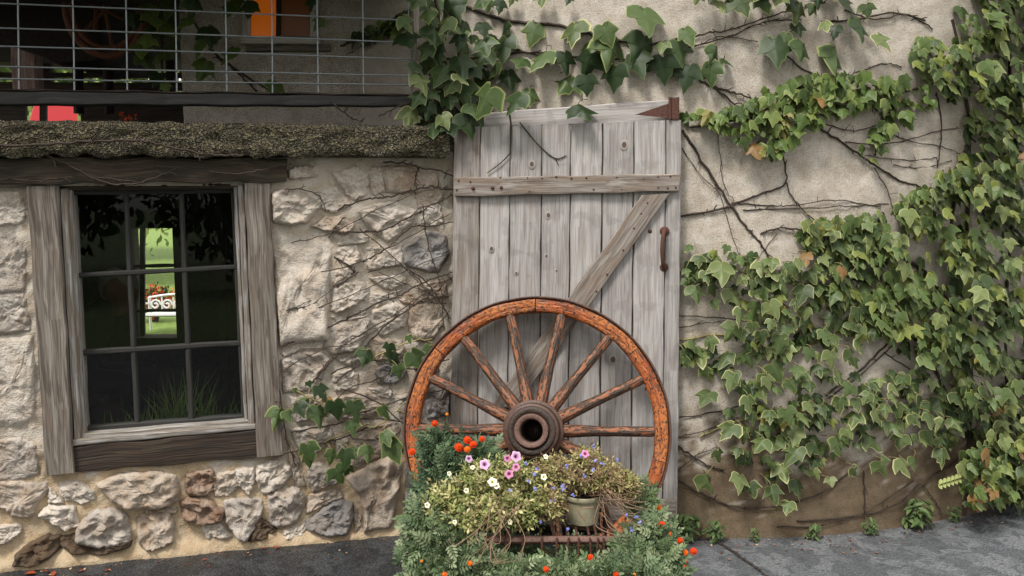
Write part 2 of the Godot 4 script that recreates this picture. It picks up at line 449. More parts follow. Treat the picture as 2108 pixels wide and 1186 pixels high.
# ---------------------------------------------------------------- the scene
func _ready() -> void:
	rng.seed = 7
	var cam := Camera3D.new()
	cam.name = "camera"
	cam.position = EYE
	cam.rotation.x = -PITCH
	cam.fov = rad_to_deg(2.0 * atan(593.0 / FOCAL))
	cam.near = 0.05; cam.far = 200.0
	add_child(cam)
	cam.current = true
	var sky_mat := ProceduralSkyMaterial.new()
	sky_mat.sky_top_color = srgb(222, 222, 221)
	sky_mat.sky_horizon_color = srgb(226, 225, 222)
	sky_mat.sky_curve = 0.2
	sky_mat.ground_bottom_color = srgb(90, 90, 84)
	sky_mat.ground_horizon_color = srgb(150, 150, 146)
	sky_mat.sun_angle_max = 1.0
	var sky := Sky.new()
	sky.sky_material = sky_mat
	var env := Environment.new()
	env.background_mode = Environment.BG_SKY
	env.sky = sky
	env.background_energy_multiplier = 0.8
	env.tonemap_mode = Environment.TONE_MAPPER_LINEAR
	env.tonemap_exposure = 2.55
	env.sdfgi_enabled = true; env.ssao_enabled = true; env.ssil_enabled = true
	var we := WorldEnvironment.new()
	we.name = "environment"
	we.environment = env
	add_child(we)
	var sun := DirectionalLight3D.new()
	sun.name = "sun"
	sun.light_color = Color(1.0, 0.985, 0.96)
	sun.light_energy = 0.5
	sun.light_angular_distance = 14.0
	sun.shadow_enabled = true
	add_child(sun)
	sun.look_at_from_position(Vector3(-2.2, 6.0, 3.2), Vector3.ZERO)

	relief.noise_type = FastNoiseLite.TYPE_SIMPLEX_SMOOTH
	relief.frequency = 1.0; relief.fractal_octaves = 2; relief.seed = 11
	facets.noise_type = FastNoiseLite.TYPE_CELLULAR
	facets.cellular_return_type = FastNoiseLite.RETURN_CELL_VALUE
	facets.frequency = 1.0; facets.fractal_type = FastNoiseLite.FRACTAL_NONE; facets.seed = 3
	make_materials()
	build_ground()
	build_stone_wall()
	build_silo()
	build_porch()
	build_window()
	build_room()
	build_garden()
	build_door()
	build_wheel()
	build_ivy()
	build_flowers()
	build_weeds()
	build_trees()

# ---------------------------------------------------------------- ground
func build_ground() -> void:
	var s := Shape.new()
	var a := s.p(Vector3(-40, 0, -60)); var b := s.p(Vector3(40, 0, -60)); var c := s.p(Vector3(40, 0, 40)); var d := s.p(Vector3(-40, 0, 40))
	s.quad(a, b, c, d)
	structure("asphalt_ground", s.mesh(Vector3.UP), M.asphalt)
	s = Shape.new()
	a = s.p(Vector3(-40, 0.012, -60)); b = s.p(Vector3(-0.6, 0.012, -60)); c = s.p(Vector3(-0.6, 0.012, -8.3)); d = s.p(Vector3(-40, 0.012, -8.3))
	s.quad(a, b, c, d)
	structure("lawn", s.mesh(Vector3.UP), M.lawn)
	s = Shape.new()
	a = s.p(Vector3(-40, 0.008, 1.4)); b = s.p(Vector3(40, 0.008, 1.4)); c = s.p(Vector3(40, 0.008, 40)); d = s.p(Vector3(-40, 0.008, 40))
	s.quad(a, b, c, d)
	structure("yard_lawn", s.mesh(Vector3.UP), M.yard)
	# darker strip of paving in front of the stone wall, ragged at its edge
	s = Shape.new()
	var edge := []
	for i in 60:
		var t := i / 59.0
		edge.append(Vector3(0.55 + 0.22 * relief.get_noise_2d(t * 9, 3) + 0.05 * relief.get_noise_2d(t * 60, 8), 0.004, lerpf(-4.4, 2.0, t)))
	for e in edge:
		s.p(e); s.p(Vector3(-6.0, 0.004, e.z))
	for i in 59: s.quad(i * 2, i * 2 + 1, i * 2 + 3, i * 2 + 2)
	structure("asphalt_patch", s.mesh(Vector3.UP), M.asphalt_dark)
	# worn crack in the asphalt, filled with brown grit
	s = Shape.new()
	var pts := []
	for q in [[1466, 1110], [1500, 1128], [1530, 1150], [1556, 1168], [1580, 1186], [1620, 1215]]: pts.append(on_ground(q[0], q[1], 0.008))
	var path := smooth_path(pts, 7)
	for i in path.size():
		var t := (path[mini(i + 1, path.size() - 1)] - path[maxi(i - 1, 0)]).normalized()
		var w := t.cross(Vector3.UP) * rng.randf_range(0.003, 0.009)
		var o := t.cross(Vector3.UP) * rng.randf_range(-0.004, 0.004)
		s.p(path[i] + w + o); s.p(path[i] - w + o)
	for i in path.size() - 1: s.quad(i * 2, i * 2 + 1, i * 2 + 3, i * 2 + 2)
	structure("ground_crack", s.mesh(Vector3.UP), plain(srgb(46, 36, 30), 0.95))

# ---------------------------------------------------------------- stone wall
func wall_uv(p: Vector3) -> Vector2:
	return Vector2((p - WALL_POINT).dot(WALL_ALONG), p.y)

func wall_at(q: Vector2, off := 0.0) -> Vector3:
	return WALL_POINT + WALL_ALONG * q.x + Vector3(0, q.y, 0) + WALL_NORMAL * off

var relief := FastNoiseLite.new()
var stone_outlines := []
var facets := FastNoiseLite.new()

func mortar_off(q: Vector2) -> float:
	var h := relief.get_noise_2d(q.x * 5, q.y * 5) * 0.016 + relief.get_noise_2d(q.x * 22 + 50, q.y * 22) * 0.006
	h += 0.03 * smoothstep(0.09, 0.0, q.y)
	return h - 0.006

func stone_mesh(px: Array, bulge: float) -> ArrayMesh:
	if px[1] < 960: bulge *= 0.72   # the upper courses are pointed nearly flush
	var poly := PackedVector2Array()
	for k in range(0, px.size(), 2): poly.append(wall_uv(on_wall(px[k], px[k + 1])))
	stone_outlines.append(poly)
	var n := poly.size()
	var c := Vector2.ZERO
	for q in poly: c += q
	c /= n
	for i in n: poly[i] = c + (poly[i] - c) * 1.1
	var per := maxi(3, int(ceil(48.0 / n)))
	var rim := PackedVector2Array()
	for i in n:
		var p0 := poly[(i - 1 + n) % n]; var p1 := poly[i]; var p2 := poly[(i + 1) % n]; var p3 := poly[(i + 2) % n]
		for k in per:
			var t := float(k) / per
			var q := p1.cubic_interpolate(p2, p0 * 0.45 + p1 * 0.55, p3 * 0.45 + p2 * 0.55, t)
			q = q.lerp(p1.lerp(p2, t), 0.45)
			var w := relief.get_noise_2d(q.x * 40 + 9, q.y * 40) * 0.008
			rim.append(q + (q - c).normalized() * w)
	var s := Shape.new()
	var K := 12
	var m := rim.size()
	var tilt := Vector2(rng.randf_range(-0.12, 0.12), rng.randf_range(-0.2, 0.08))
	var sd := rng.randf() * 200
	for k in K:
		var t := float(k) / K
		for q in rim:
			var r := q.lerp(c, pow(t, 1.15))
			var rise := 1.0 - pow(1.0 - minf(t * 3.2, 1.0), 2.6)
			var h := -0.004 + (bulge * 0.68 + 0.004) * rise
			var big := relief.get_noise_2d(r.x * 13 + sd, r.y * 13)
			var ridge := absf(relief.get_noise_2d(r.x * 24 + sd + 70, r.y * 24 + 31))
			h += rise * (big * bulge * 0.45 - ridge * 0.010 + relief.get_noise_2d(r.x * 70, r.y * 70 + sd) * 0.004)
			h += rise * facets.get_noise_2d(r.x * 17 + sd + relief.get_noise_2d(r.x * 20, r.y * 20) * 0.4, r.y * 24) * bulge * 0.15
			h += rise * ((r - c).dot(tilt)) * minf(1.0, bulge * 28.0)
			s.p(wall_at(r, mortar_off(r) * 0.6 + h))
	var ce := s.p(wall_at(c, bulge * 0.68 + mortar_off(c) * 0.6 + relief.get_noise_2d(c.x * 13 + sd, c.y * 13) * bulge * 0.45))
	for k in K - 1:
		for i in m:
			s.quad(k * m + i, k * m + (i + 1) % m, (k + 1) * m + (i + 1) % m, (k + 1) * m + i)
	for i in m: s.tri((K - 1) * m + i, (K - 1) * m + (i + 1) % m, ce)
	return s.mesh(WALL_NORMAL)

func build_stone_wall() -> void:
	var wall := thing("stone_wall", "pale rubble stone wall set in cream mortar, left of the plank door", "wall", wall_at(Vector2(-0.9, 0)))
	# [tone, bulge, outline in photograph pixels]
	var P := "stone_pale"; var B := "stone_buff"; var G := "stone_grey"; var S := "stone_slate"; var W := "stone_brown"; var D := "stone_dark"
	var stones := [
		[P, .02, [-40, 398, 35, 395, 50, 430, 45, 460, -40, 465]], [G, .02, [-60, 488, 30, 480, 48, 500, 50, 560, 45, 595, -60, 602]],
		[G, .02, [-30, 612, 45, 605, 55, 630, 58, 680, -30, 688]], [P, .025, [-60, 708, 60, 700, 70, 760, 68, 850, 40, 875, -50, 862]],
		[G, .02, [-20, 915, 40, 905, 72, 920, 78, 975, 40, 985, -20, 985]], [B, .025, [-20, 993, 91, 995, 95, 1012, 71, 1042, 63, 1064, 24, 1064, 11, 1047, -20, 1042]],
		[P, .03, [121, 997, 160, 990, 190, 1010, 194, 1027, 168, 1036, 138, 1029, 121, 1016]],
		[B, .055, [207, 997, 248, 977, 324, 969, 358, 980, 365, 1001, 363, 1029, 332, 1044, 296, 1048, 255, 1040, 220, 1018]],
		[P, .04, [82, 1060, 104, 1040, 151, 1042, 164, 1081, 138, 1090, 104, 1072]],
		[G, .06, [164, 1081, 190, 1055, 229, 1049, 257, 1057, 268, 1090, 265, 1112, 216, 1124, 160, 1118]],
		[D, .045, [128, 1108, 162, 1100, 210, 1117, 262, 1108, 262, 1124, 216, 1137, 151, 1135, 125, 1122]],
		[B, .045, [283, 1068, 294, 1062, 345, 1060, 358, 1081, 356, 1109, 337, 1122, 306, 1129, 287, 1113]],
		[D, .05, [37, 1137, 65, 1116, 93, 1103, 121, 1107, 121, 1131, 86, 1154, 50, 1161, 32, 1157]],
		[P, .03, [-20, 1085, 39, 1081, 41, 1096, 17, 1116, -20, 1118]],
		[W, .04, [386, 979, 407, 970, 434, 967, 448, 986, 438, 1008, 419, 1020, 388, 1020, 381, 998]],
		[W, .05, [374, 1036, 396, 1024, 424, 1024, 460, 1048, 455, 1067, 419, 1079, 391, 1074, 374, 1058]],
		[B, .02, [448, 977, 483, 970, 493, 998, 474, 1020, 441, 1020, 438, 1005]], [P, .03, [486, 967, 521, 963, 524, 991, 514, 1017, 502, 1012, 488, 989]],
		[P, .035, [531, 960, 566, 946, 588, 948, 600, 975, 573, 1008, 540, 1015, 528, 984]],
		[G, .05, [464, 1034, 488, 1027, 536, 1027, 540, 1053, 524, 1088, 507, 1107, 488, 1103, 467, 1074]],
		[G, .04, [554, 1020, 588, 1005, 616, 1008, 628, 1034, 611, 1074, 576, 1086, 557, 1074]], [D, .03, [531, 1062, 554, 1078, 569, 1090, 540, 1107, 512, 1110]],
		[G, .035, [630, 958, 661, 953, 697, 979, 692, 996, 664, 1005, 645, 1015, 633, 991]],
		[S, .05, [633, 1072, 664, 1050, 699, 1031, 723, 1039, 725, 1067, 713, 1096, 668, 1098, 633, 1088]],
		[B, .045, [718, 986, 768, 956, 811, 941, 825, 967, 818, 1015, 806, 1077, 751, 1088, 749, 1053, 744, 1024]],
		[P, .07, [563, 399, 586, 390, 631, 394, 658, 411, 654, 430, 629, 458, 595, 462, 565, 455, 563, 426]],
		[B, .05, [645, 466, 671, 447, 709, 445, 730, 466, 713, 479, 666, 474]], [P, .035, [688, 358, 730, 342, 755, 361, 755, 399, 730, 413, 700, 384]],
		[P, .045, [734, 436, 772, 422, 814, 415, 852, 434, 846, 458, 810, 491, 793, 495, 768, 474]],
		[S, .035, [831, 512, 860, 487, 886, 479, 917, 489, 921, 525, 898, 559, 852, 552, 835, 542]],
		[P, .05, [567, 479, 593, 472, 671, 495, 679, 521, 675, 560, 672, 690, 624, 696, 580, 704, 574, 645, 568, 561]],
		[P, .04, [696, 512, 734, 506, 740, 533, 725, 550, 696, 533]], [P, .045, [688, 599, 719, 578, 749, 584, 759, 603, 730, 629, 692, 645, 685, 635]],
		[P, .03, [763, 572, 829, 565, 835, 582, 799, 597]], [G, .045, [673, 675, 730, 658, 759, 658, 757, 688, 734, 719, 688, 728, 671, 713]],
		[P, .03, [768, 639, 814, 624, 839, 637, 831, 671, 789, 692, 768, 666]], [B, .03, [845, 635, 869, 624, 902, 635, 911, 666, 886, 702, 852, 696, 841, 666]],
		[G, .045, [582, 742, 620, 725, 658, 725, 677, 738, 666, 765, 654, 800, 586, 808]], [P, .03, [687, 772, 721, 759, 736, 772, 734, 800, 690, 805]],
		[S, .04, [774, 763, 797, 747, 833, 763, 831, 778, 814, 789, 782, 790]], [B, .025, [789, 344, 856, 342, 898, 352, 905, 385, 856, 395, 800, 395]],
		[P, .04, [593, 352, 612, 342, 650, 342, 654, 361, 599, 369]], [G, .03, [601, 887, 674, 872, 686, 900, 655, 930, 625, 942]],
		[B, .03, [722, 881, 813, 869, 822, 890, 771, 903, 728, 903]], [G, .03, [816, 818, 850, 810, 866, 850, 825, 862]],
		[S, .03, [872, 790, 922, 780, 924, 850, 880, 860]], [S, .03, [868, 900, 924, 890, 924, 1000, 880, 1010]], [S, .03, [835, 960, 860, 950, 868, 1050, 835, 1060]],
		[B, .03, [682, 822, 760, 806, 798, 830, 770, 860, 700, 862]], [G, .03, [600, 818, 660, 812, 675, 850, 610, 870]],
		[B, .03, [862, 586, 915, 576, 919, 610, 877, 616]], [P, .03, [862, 436, 902, 415, 911, 458, 871, 472]], [P, .03, [753, 512, 822, 508, 826, 545, 760, 555]],
		[P, .03, [690, 560, 716, 552, 722, 570, 692, 588]], [S, .03, [850, 725, 905, 715, 900, 765, 858, 770]], [B, .025, [760, 700, 825, 700, 835, 735, 775, 742]],
		[P, .02, [660, 398, 690, 386, 720, 420, 690, 438, 664, 428]], [P, .02, [760, 350, 786, 344, 792, 392, 766, 400]], [B, .02, [858, 402, 905, 392, 912, 412, 862, 428]],
		[P, .02, [690, 482, 726, 484, 758, 488, 752, 500, 700, 504]], [P, .02, [745, 600, 790, 606, 826, 596, 812, 614, 772, 634, 752, 620]], [P, .02, [684, 652, 716, 646, 760, 632, 758, 650, 700, 664]],
		[G, .02, [690, 738, 738, 730, 756, 712, 762, 744, 720, 754]], [P, .02, [760, 800, 800, 796, 810, 820, 776, 816]], [B, .02, [842, 602, 872, 622, 838, 628, 822, 618]],
		[P, .02, [580, 712, 660, 702, 664, 716, 620, 720, 582, 734]], [B, .02, [640, 1020, 690, 1008, 706, 1024, 660, 1044, 632, 1056]], [P, .02, [692, 908, 716, 908, 712, 960, 700, 972]],
		[B, .02, [590, 900, 618, 950, 628, 1000, 604, 1000]], [P, .02, [100, 1004, 118, 1020, 132, 1034, 100, 1036]], [B, .018, [300, 1050, 362, 1046, 364, 1056, 300, 1058]], [P, .018, [414, 1082, 452, 1076, 480, 1104, 430, 1112]],
		[B, .018, [730, 910, 790, 906, 806, 930, 764, 948, 724, 968]], [P, .018, [580, 1092, 624, 1082, 626, 1100, 590, 1108]], [B, .018, [728, 1040, 742, 1064, 746, 1090, 730, 1092]],
		[G, .025, [-190, 400, -70, 396, -65, 560, -200, 570]], [P, .03, [-200, 600, -70, 610, -75, 760, -200, 770]], [B, .03, [-190, 800, -80, 790, -70, 960, -190, 970]]]
	var st := {}
	for e in stones:
		part("stone", stone_mesh(e[2], e[1]), M[e[0]], wall)
	# mortar between and behind the stones, with the window opening left free
	var hole := PackedVector2Array()
	for q in [[95, 386], [535, 380], [552, 925], [125, 960]]: hole.append(wall_uv(on_wall(q[0], q[1])))
	var s := Shape.new()
	var x0 := -3.6; var x1: float = wall_uv(on_wall(934, 600)).x
	var y1 := 1.665
	var step := 0.0125
	var nx := int((x1 - x0) / step); var ny := int(y1 / step)
	for j in ny + 1:
		for i in nx + 1:
			var q := Vector2(lerpf(x0, x1, float(i) / nx), lerpf(-0.02, y1, float(j) / ny))
			var tan_line := 0.40 + relief.get_noise_2d(q.x * 2.5, 4.0) * 0.12 + relief.get_noise_2d(q.x * 14, q.y * 14) * 0.09 + relief.get_noise_2d(q.x * 55, q.y * 55) * 0.05
			s.p(wall_at(q, mortar_off(q)), Vector2.ZERO, Color(0.98, 0.86, 0.68) if q.y < tan_line else Color.WHITE)
	for j in ny:
		for i in nx:
			var q := Vector2(lerpf(x0, x1, (i + 0.5) / nx), lerpf(-0.02, y1, (j + 0.5) / ny))
			if not Geometry2D.is_point_in_polygon(q, hole):
				var a := j * (nx + 1) + i
				s.quad(a, a + 1, a + nx + 2, a + nx + 1)
	part("mortar", s.mesh(WALL_NORMAL, true), M.mortar, wall)
	# body of the wall behind its face, in four pieces round the opening, and its end behind the door
	var lo: Vector2 = wall_uv(on_wall(125, 965)); var hi: Vector2 = wall_uv(on_wall(560, 380))
	var core := Shape.new()
	for r in [[-3.6, lo.x - 0.02, 0, 1.665], [hi.x + 0.02, x1 - 0.01, 0, 1.665], [lo.x - 0.02, hi.x + 0.02, 0, lo.y - 0.01], [lo.x - 0.02, hi.x + 0.02, hi.y + 0.02, 1.665]]:
		wall_block(core, r[0], r[1], r[2], r[3], -0.34, -0.03)
	part("wall_core", core.mesh(), M.mortar, wall)

func wall_block(s: Shape, xa: float, xb: float, ya: float, yb: float, oa: float, ob: float) -> void:
	var rings := []
	for x in [xa, xb]:
		rings.append(PackedVector3Array([wall_at(Vector2(x, ya), oa), wall_at(Vector2(x, yb), oa), wall_at(Vector2(x, yb), ob), wall_at(Vector2(x, ya), ob)]))
	s.skin(rings)

# ---------------------------------------------------------------- silo
func build_silo() -> void:
	var s := Shape.new()
	var n := FastNoiseLite.new(); n.frequency = 1.0; n.fractal_octaves = 4; n.seed = 5
	var na := 300; var ny := 170
	for j in ny + 1:
		var y := lerpf(-0.02, 3.4, pow(float(j) / ny, 1.15))
		for i in na + 1:
			var a := lerpf(-1.9, 1.75, float(i) / na)
			var u := a * SILO_RADIUS
			var r := SILO_RADIUS + n.get_noise_2d(u * 2, y * 2) * 0.012 + n.get_noise_2d(u * 14 + 40, y * 14) * 0.004
			# earth and algae splashed up from the ground, in patches with a ragged outline
			var g := n.get_noise_2d(u * 3.1 + 7, y * 4.3) * 0.55 + n.get_noise_2d(u * 17, y * 21 + 5) * 0.5 + n.get_noise_2d(u * 60, y * 60) * 0.35
			var dirt := smoothstep(-0.05, 0.14, g * 0.5 + 0.43 - y * 0.9)
			var moss := smoothstep(0.05, 0.25, n.get_noise_2d(u * 4 + 90, y * 5) + n.get_noise_2d(u * 30 + 9, y * 34) * 0.5 - 0.22 - y * 0.3)
			var col := Color.WHITE.lerp(Color(0.26, 0.19, 0.11), dirt * 0.9).lerp(Color(0.4, 0.36, 0.2), moss * 0.55 * smoothstep(0.95, 0.5, y + g * 0.4))
			s.p(SILO_CENTRE + Vector3(sin(a) * r, y, cos(a) * r), Vector2(u, y), col)
	for j in ny:
		for i in na:
			var a := j * (na + 1) + i
			s.quad(a, a + 1, a + na + 2, a + na + 1)
	var o := part("concrete_silo", s.mesh(Vector3(0, 0, 1), true), M.silo)
	tag(o, "round silo of pale sandy concrete overgrown with ivy, right of the plank door", "silo")

# ---------------------------------------------------------------- porch above the stone wall
func build_porch() -> void:
	# exposed pebble concrete edge, ragged below
	var n := FastNoiseLite.new(); n.frequency = 1.0; n.fractal_octaves = 3; n.seed = 17
	var y_top: float = on_wall(420, 252, 0.10).y
	var y_low: float = on_wall(420, 322, 0.10).y
	var x1: float = wall_uv(on_wall(925, 290, 0.1)).x
	var s := Shape.new()
	var rings := []
	var outline := []
	for k in 9: outline.append(Vector2(0.10, lerpf(0.0, 1.0, k / 8.0)))
	for k in range(1, 5): outline.append(Vector2(lerpf(0.10, -0.25, k / 4.0), 1.0))
	for k in range(1, 5): outline.append(Vector2(-0.25, lerpf(1.0, 0.0, k / 4.0)))
	for k in range(1, 7): outline.append(Vector2(lerpf(-0.25, 0.10, k / 7.0), 0.0))
	for i in 241:
		var x := lerpf(-3.6, x1, i / 240.0)
		var ring := PackedVector3Array()
		for k in outline.size():
			var q: Vector2 = outline[k]
			var y := lerpf(y_low, y_top, q.y)
			var off := q.x
			if q.x > 0.0:
				off += n.get_noise_2d(x * 6, y * 20 + q.x * 10) * 0.02 + n.get_noise_2d(x * 45, y * 45) * 0.008
				y += (n.get_noise_2d(x * 7 + 30, q.y * 3) * 0.022 + n.get_noise_2d(x * 30, q.y * 3) * 0.008) * (1.0 if q.y < 0.3 else 0.35)
				if q.y < 0.01 or q.y > 0.99: off -= 0.012
			ring.append(wall_at(Vector2(x, y), off))
		rings.append(ring)
	s.skin(rings)
	var o := part("concrete_ledge", s.mesh(), M.ledge)
	tag(o, "mossy pebbled concrete ledge running above the small paned window", "ledge")
	# porch floor behind it; unseen roof above, lowered and extended to shade the annex
	var fl := Shape.new()
	wall_block(fl, -4.6, -0.78, y_low + 0.03, y_top - 0.02, -5.2, -0.25)
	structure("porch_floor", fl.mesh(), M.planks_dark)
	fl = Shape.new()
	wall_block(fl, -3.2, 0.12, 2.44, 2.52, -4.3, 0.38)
	structure("unseen_porch_roof", fl.mesh(), M.planks_dark)
	# wire fence
	var f := thing("wire_fence", "welded wire mesh fence on a dark grey rail, above the mossy ledge", "fence", on_wall(420, 215, 0.0))
	part("rail", wall_board(Vector2(-120, 185), Vector2(872, 198), Vector2(870, 218), Vector2(-120, 214), 0.03, 0.09, false), M.rail_wood, f)
	part("rail_cap", wall_board(Vector2(-120, 181), Vector2(872, 194), Vector2(872, 198), Vector2(-120, 185), 0.034, 0.1, false), M.dark_wood, f)
	part("post", wall_board(Vector2(847, -200), Vector2(861, -200), Vector2(864, 190), Vector2(850, 190), 0.0, 0.05, true), M.batten_wood, f)
	var seen_wires := [[-120, 2, 850, 42], [-120, 54, 850, 88], [-120, 92, 850, 122], [-120, 134, 850, 156], [-120, 160, 850, 175], [-120, -60, 850, -15], [-120, -110, 850, -60]]
	for w in seen_wires:
		s = Shape.new()
		tube(s, smooth_path([on_wall(w[0], w[1], -0.012), on_wall((w[0] + w[2]) / 2.0, (w[1] + w[3]) / 2.0 + rng.randf_range(-2, 2), -0.01), on_wall(w[2], w[3], -0.012)], 8), 0.0032, 0.0032, 5)
		part("wire", s.mesh(), M.wire, f)
	for w in [[-80, -70], [33, 39], [145, 153], [255, 262], [356, 364], [459, 467], [556, 561], [648, 655], [744, 748], [838, 842]]:
		s = Shape.new()
		tube(s, smooth_path([on_wall(w[0], -160, -0.017), on_wall(lerpf(w[0], w[1], 0.7), 40, -0.016), on_wall(w[1], 192, -0.017)], 6), 0.0032, 0.0032, 5)
		part("wire", s.mesh(), M.wire, f)
	# back wall of the porch where it meets the silo, with a stained window
	var zb := -4.5
	var annex := thing("concrete_annex", "shaded concrete wall with a small amber window behind the wire fence", "wall", Vector3(-1.3, 1.9, zb))
	s = Shape.new()
	var xl: float = at_depth(372, 100, zb).x
	s.box(Vector3(xl, 1.74, zb - 0.25), Vector3(-0.7, 2.44, zb))
	part("wall_panel", s.mesh(), M.annex, annex)
	var zw := zb + 0.03
	var face := Vector3(0, 0, 1)
	var mk := func(called: String, x0: float, y0: float, x1_: float, y1_: float, z: float, th: float, mat: Material, up: bool, par: Node) -> Node3D:
		var a := at_depth(x0, y0, z); var b := at_depth(x1_, y0, z); var c := at_depth(x1_, y1_, z); var d := at_depth(x0, y1_, z)
		return part(called, board(a, b, d, c, face, th) if up else board(a, d, b, c, face, th), mat, par)
	var wn := Node3D.new(); wn.name = "window"; annex.add_child(wn)
	mk.call("frame", 498, -140, 515, 84, zw, 0.06, M.frame_paint, true, wn)
	mk.call("frame", 638, -140, 656, 84, zw, 0.06, M.frame_paint, true, wn)
	mk.call("sill", 498, 75, 658, 90, zw + 0.02, 0.08, M.frame_paint, false, wn)
	mk.call("apron", 505, 91, 680, 106, zw - 0.01, 0.06, M.post_wood, false, wn)
	mk.call("glazing_bar", 568, -140, 577, 74, zw - 0.008, 0.03, M.sash_paint, true, wn)
	mk.call("amber_pane", 515, -140, 568, 74, zw - 0.02, 0.008, M.amber_glass, true, wn)
	mk.call("brown_pane", 577, -140, 638, 74, zw - 0.02, 0.008, M.brown_glass, true, wn)
	# farm things standing on the porch
	var hop := thing("seed_hopper", "dark rusty steel hopper with a sloping bottom, standing behind the wire fence", "hopper", at_depth(120, 190, -5.3))
	var A := [[-160, -260], [236, -260], [236, 138], [150, 142], [88, 108], [-160, 100]]
	s = Shape.new()
	rings = []
	for z in [-5.0, -5.06, -5.74, -5.8]:
		var ring := PackedVector3Array()
		for q in A:
			var p := at_depth(q[0], q[1], -5.2); p.z = z
			var cc := at_depth(100, -60, -5.2); cc.z = z
			ring.append(p.lerp(cc, 0.02) if z == -5.0 or z == -5.8 else p)
		rings.append(ring)
	s.skin(rings)
	part("hopper_body", s.mesh(), M.iron_dark, hop)
	for x in [160, 222]:
		s = Shape.new()
		tube(s, PackedVector3Array([at_depth(x, 120, -5.2), at_depth(x, 185, -5.2) - Vector3(0, 0.13, 0)]), 0.03, 0.03, 8)
		part("leg", s.mesh(), M.iron_dark, hop)
	s = Shape.new()
	tube(s, PackedVector3Array([at_depth(196, 62, -4.98), at_depth(205, -60, -4.98)]), 0.014, 0.014, 8)
	part("lever", s.mesh(), M.rust_bright, hop)
	# iron flywheel on its side
	var fly := thing("iron_flywheel", "rusty iron wheel hoop hanging beside the dark hopper", "wheel", at_depth(222, 10, -4.85))
	for rr in [[0.175, 0.018], [0.145, 0.013]]:
		s = Shape.new()
		var c := at_depth(216, 22, -4.85)
		var ring_path := PackedVector3Array()
		for k in 41: ring_path.append(c + Vector3(cos(TAU * k / 40) * rr[0], sin(TAU * k / 40) * rr[0] * 1.3, -cos(TAU * k / 40) * 0.06))
		tube(s, ring_path, rr[1], rr[1], 8, 0.0, false)
		part("hoop", s.mesh(), M.rust_bright, fly)
	for k in 3:
		s = Shape.new()
		var c := at_depth(216, 22, -4.85)
		var d := Vector3(cos(0.7 + k * PI / 3), sin(0.7 + k * PI / 3) * 1.3, -cos(0.7 + k * PI / 3) * 0.35) * 0.165
		tube(s, PackedVector3Array([c - d, c + d]), 0.009, 0.009, 6)
		part("spoke", s.mesh(), M.rust_bright, fly)
	var pp := thing("wooden_post", "short pinkish weathered post behind the wire fence", "post", at_depth(48, 190, -4.5))
	var pa := at_depth(20, 96, -4.5); var pb := at_depth(70, 112, -4.5); var pc := at_depth(76, 200, -4.5); var pd := at_depth(26, 200, -4.5)
	part("post_shaft", board(pa, pb, pd, pc, face, 0.08), M.pink_post, pp)
	# balustrade at the far side of the porch
	var bal := thing("porch_balustrade", "dark timber balustrade at the far side of the porch", "balustrade", at_depth(200, 190, -7.0))
	for b in [[-200, 148, 400, 158], [-200, 168, 400, 184]]:
		part("bar", board(at_depth(b[0], b[1], -7.0), at_depth(b[0], b[3], -7.0), at_depth(b[2], b[1] + 2, -7.0), at_depth(b[2], b[3] + 2, -7.0), face, 0.06), M.planks_dark, bal)
	for x in [-60, 85, 340]:
		part("baluster", board(at_depth(x, -150, -7.03), at_depth(x + 18, -150, -7.03), at_depth(x, 215, -7.03), at_depth(x + 18, 215, -7.03), face, 0.06), M.planks_dark, bal)
	part("added_backing_board", board(at_depth(166, 206, -6.9), at_depth(166, 275, -6.9), at_depth(460, 206, -6.9), at_depth(460, 275, -6.9), face, 0.03), M.planks_dark, bal)  # boards added so the gap below the fence rail looks dark
	part("added_backing_board", board(at_depth(-200, 206, -6.9), at_depth(-200, 275, -6.9), at_depth(52, 206, -6.9), at_depth(52, 275, -6.9), face, 0.03), M.planks_dark, bal)
	part("added_backing_board", board(at_depth(81, 206, -6.9), at_depth(81, 275, -6.9), at_depth(94, 206, -6.9), at_depth(94, 275, -6.9), face, 0.03), M.planks_dark, bal)
	# red flowers on the porch edge
	var rf := thing("red_flower_spray", "spray of small red flowers on the porch floor behind the ledge", "flower", at_depth(260, 256, -4.4))
	s = Shape.new()
	var fx := []; var fc := []
	for k in 10:
		var tip := at_depth(rng.randf_range(232, 286), rng.randf_range(232, 256), -4.4 + rng.randf_range(-0.05, 0.05))
		tube(s, PackedVector3Array([at_depth(262, 256, -4.4) - Vector3(0, 0.04, 0), tip]), 0.002, 0.0015, 4)
		for m in 3:
			fx.append(Transform3D(Basis.from_euler(Vector3(rng.randf() * 6, rng.randf() * 6, rng.randf() * 6)).scaled(Vector3.ONE * 0.018), tip + Vector3(rng.randf_range(-1, 1), rng.randf_range(-1, 1), 0) * 0.01))
			fc.append(lin(214, 70, 44))
	part("stems", s.mesh(), M.green_stem, rf)
	scatter("petals", petal_mesh(), M.petal, fx, fc, rf)

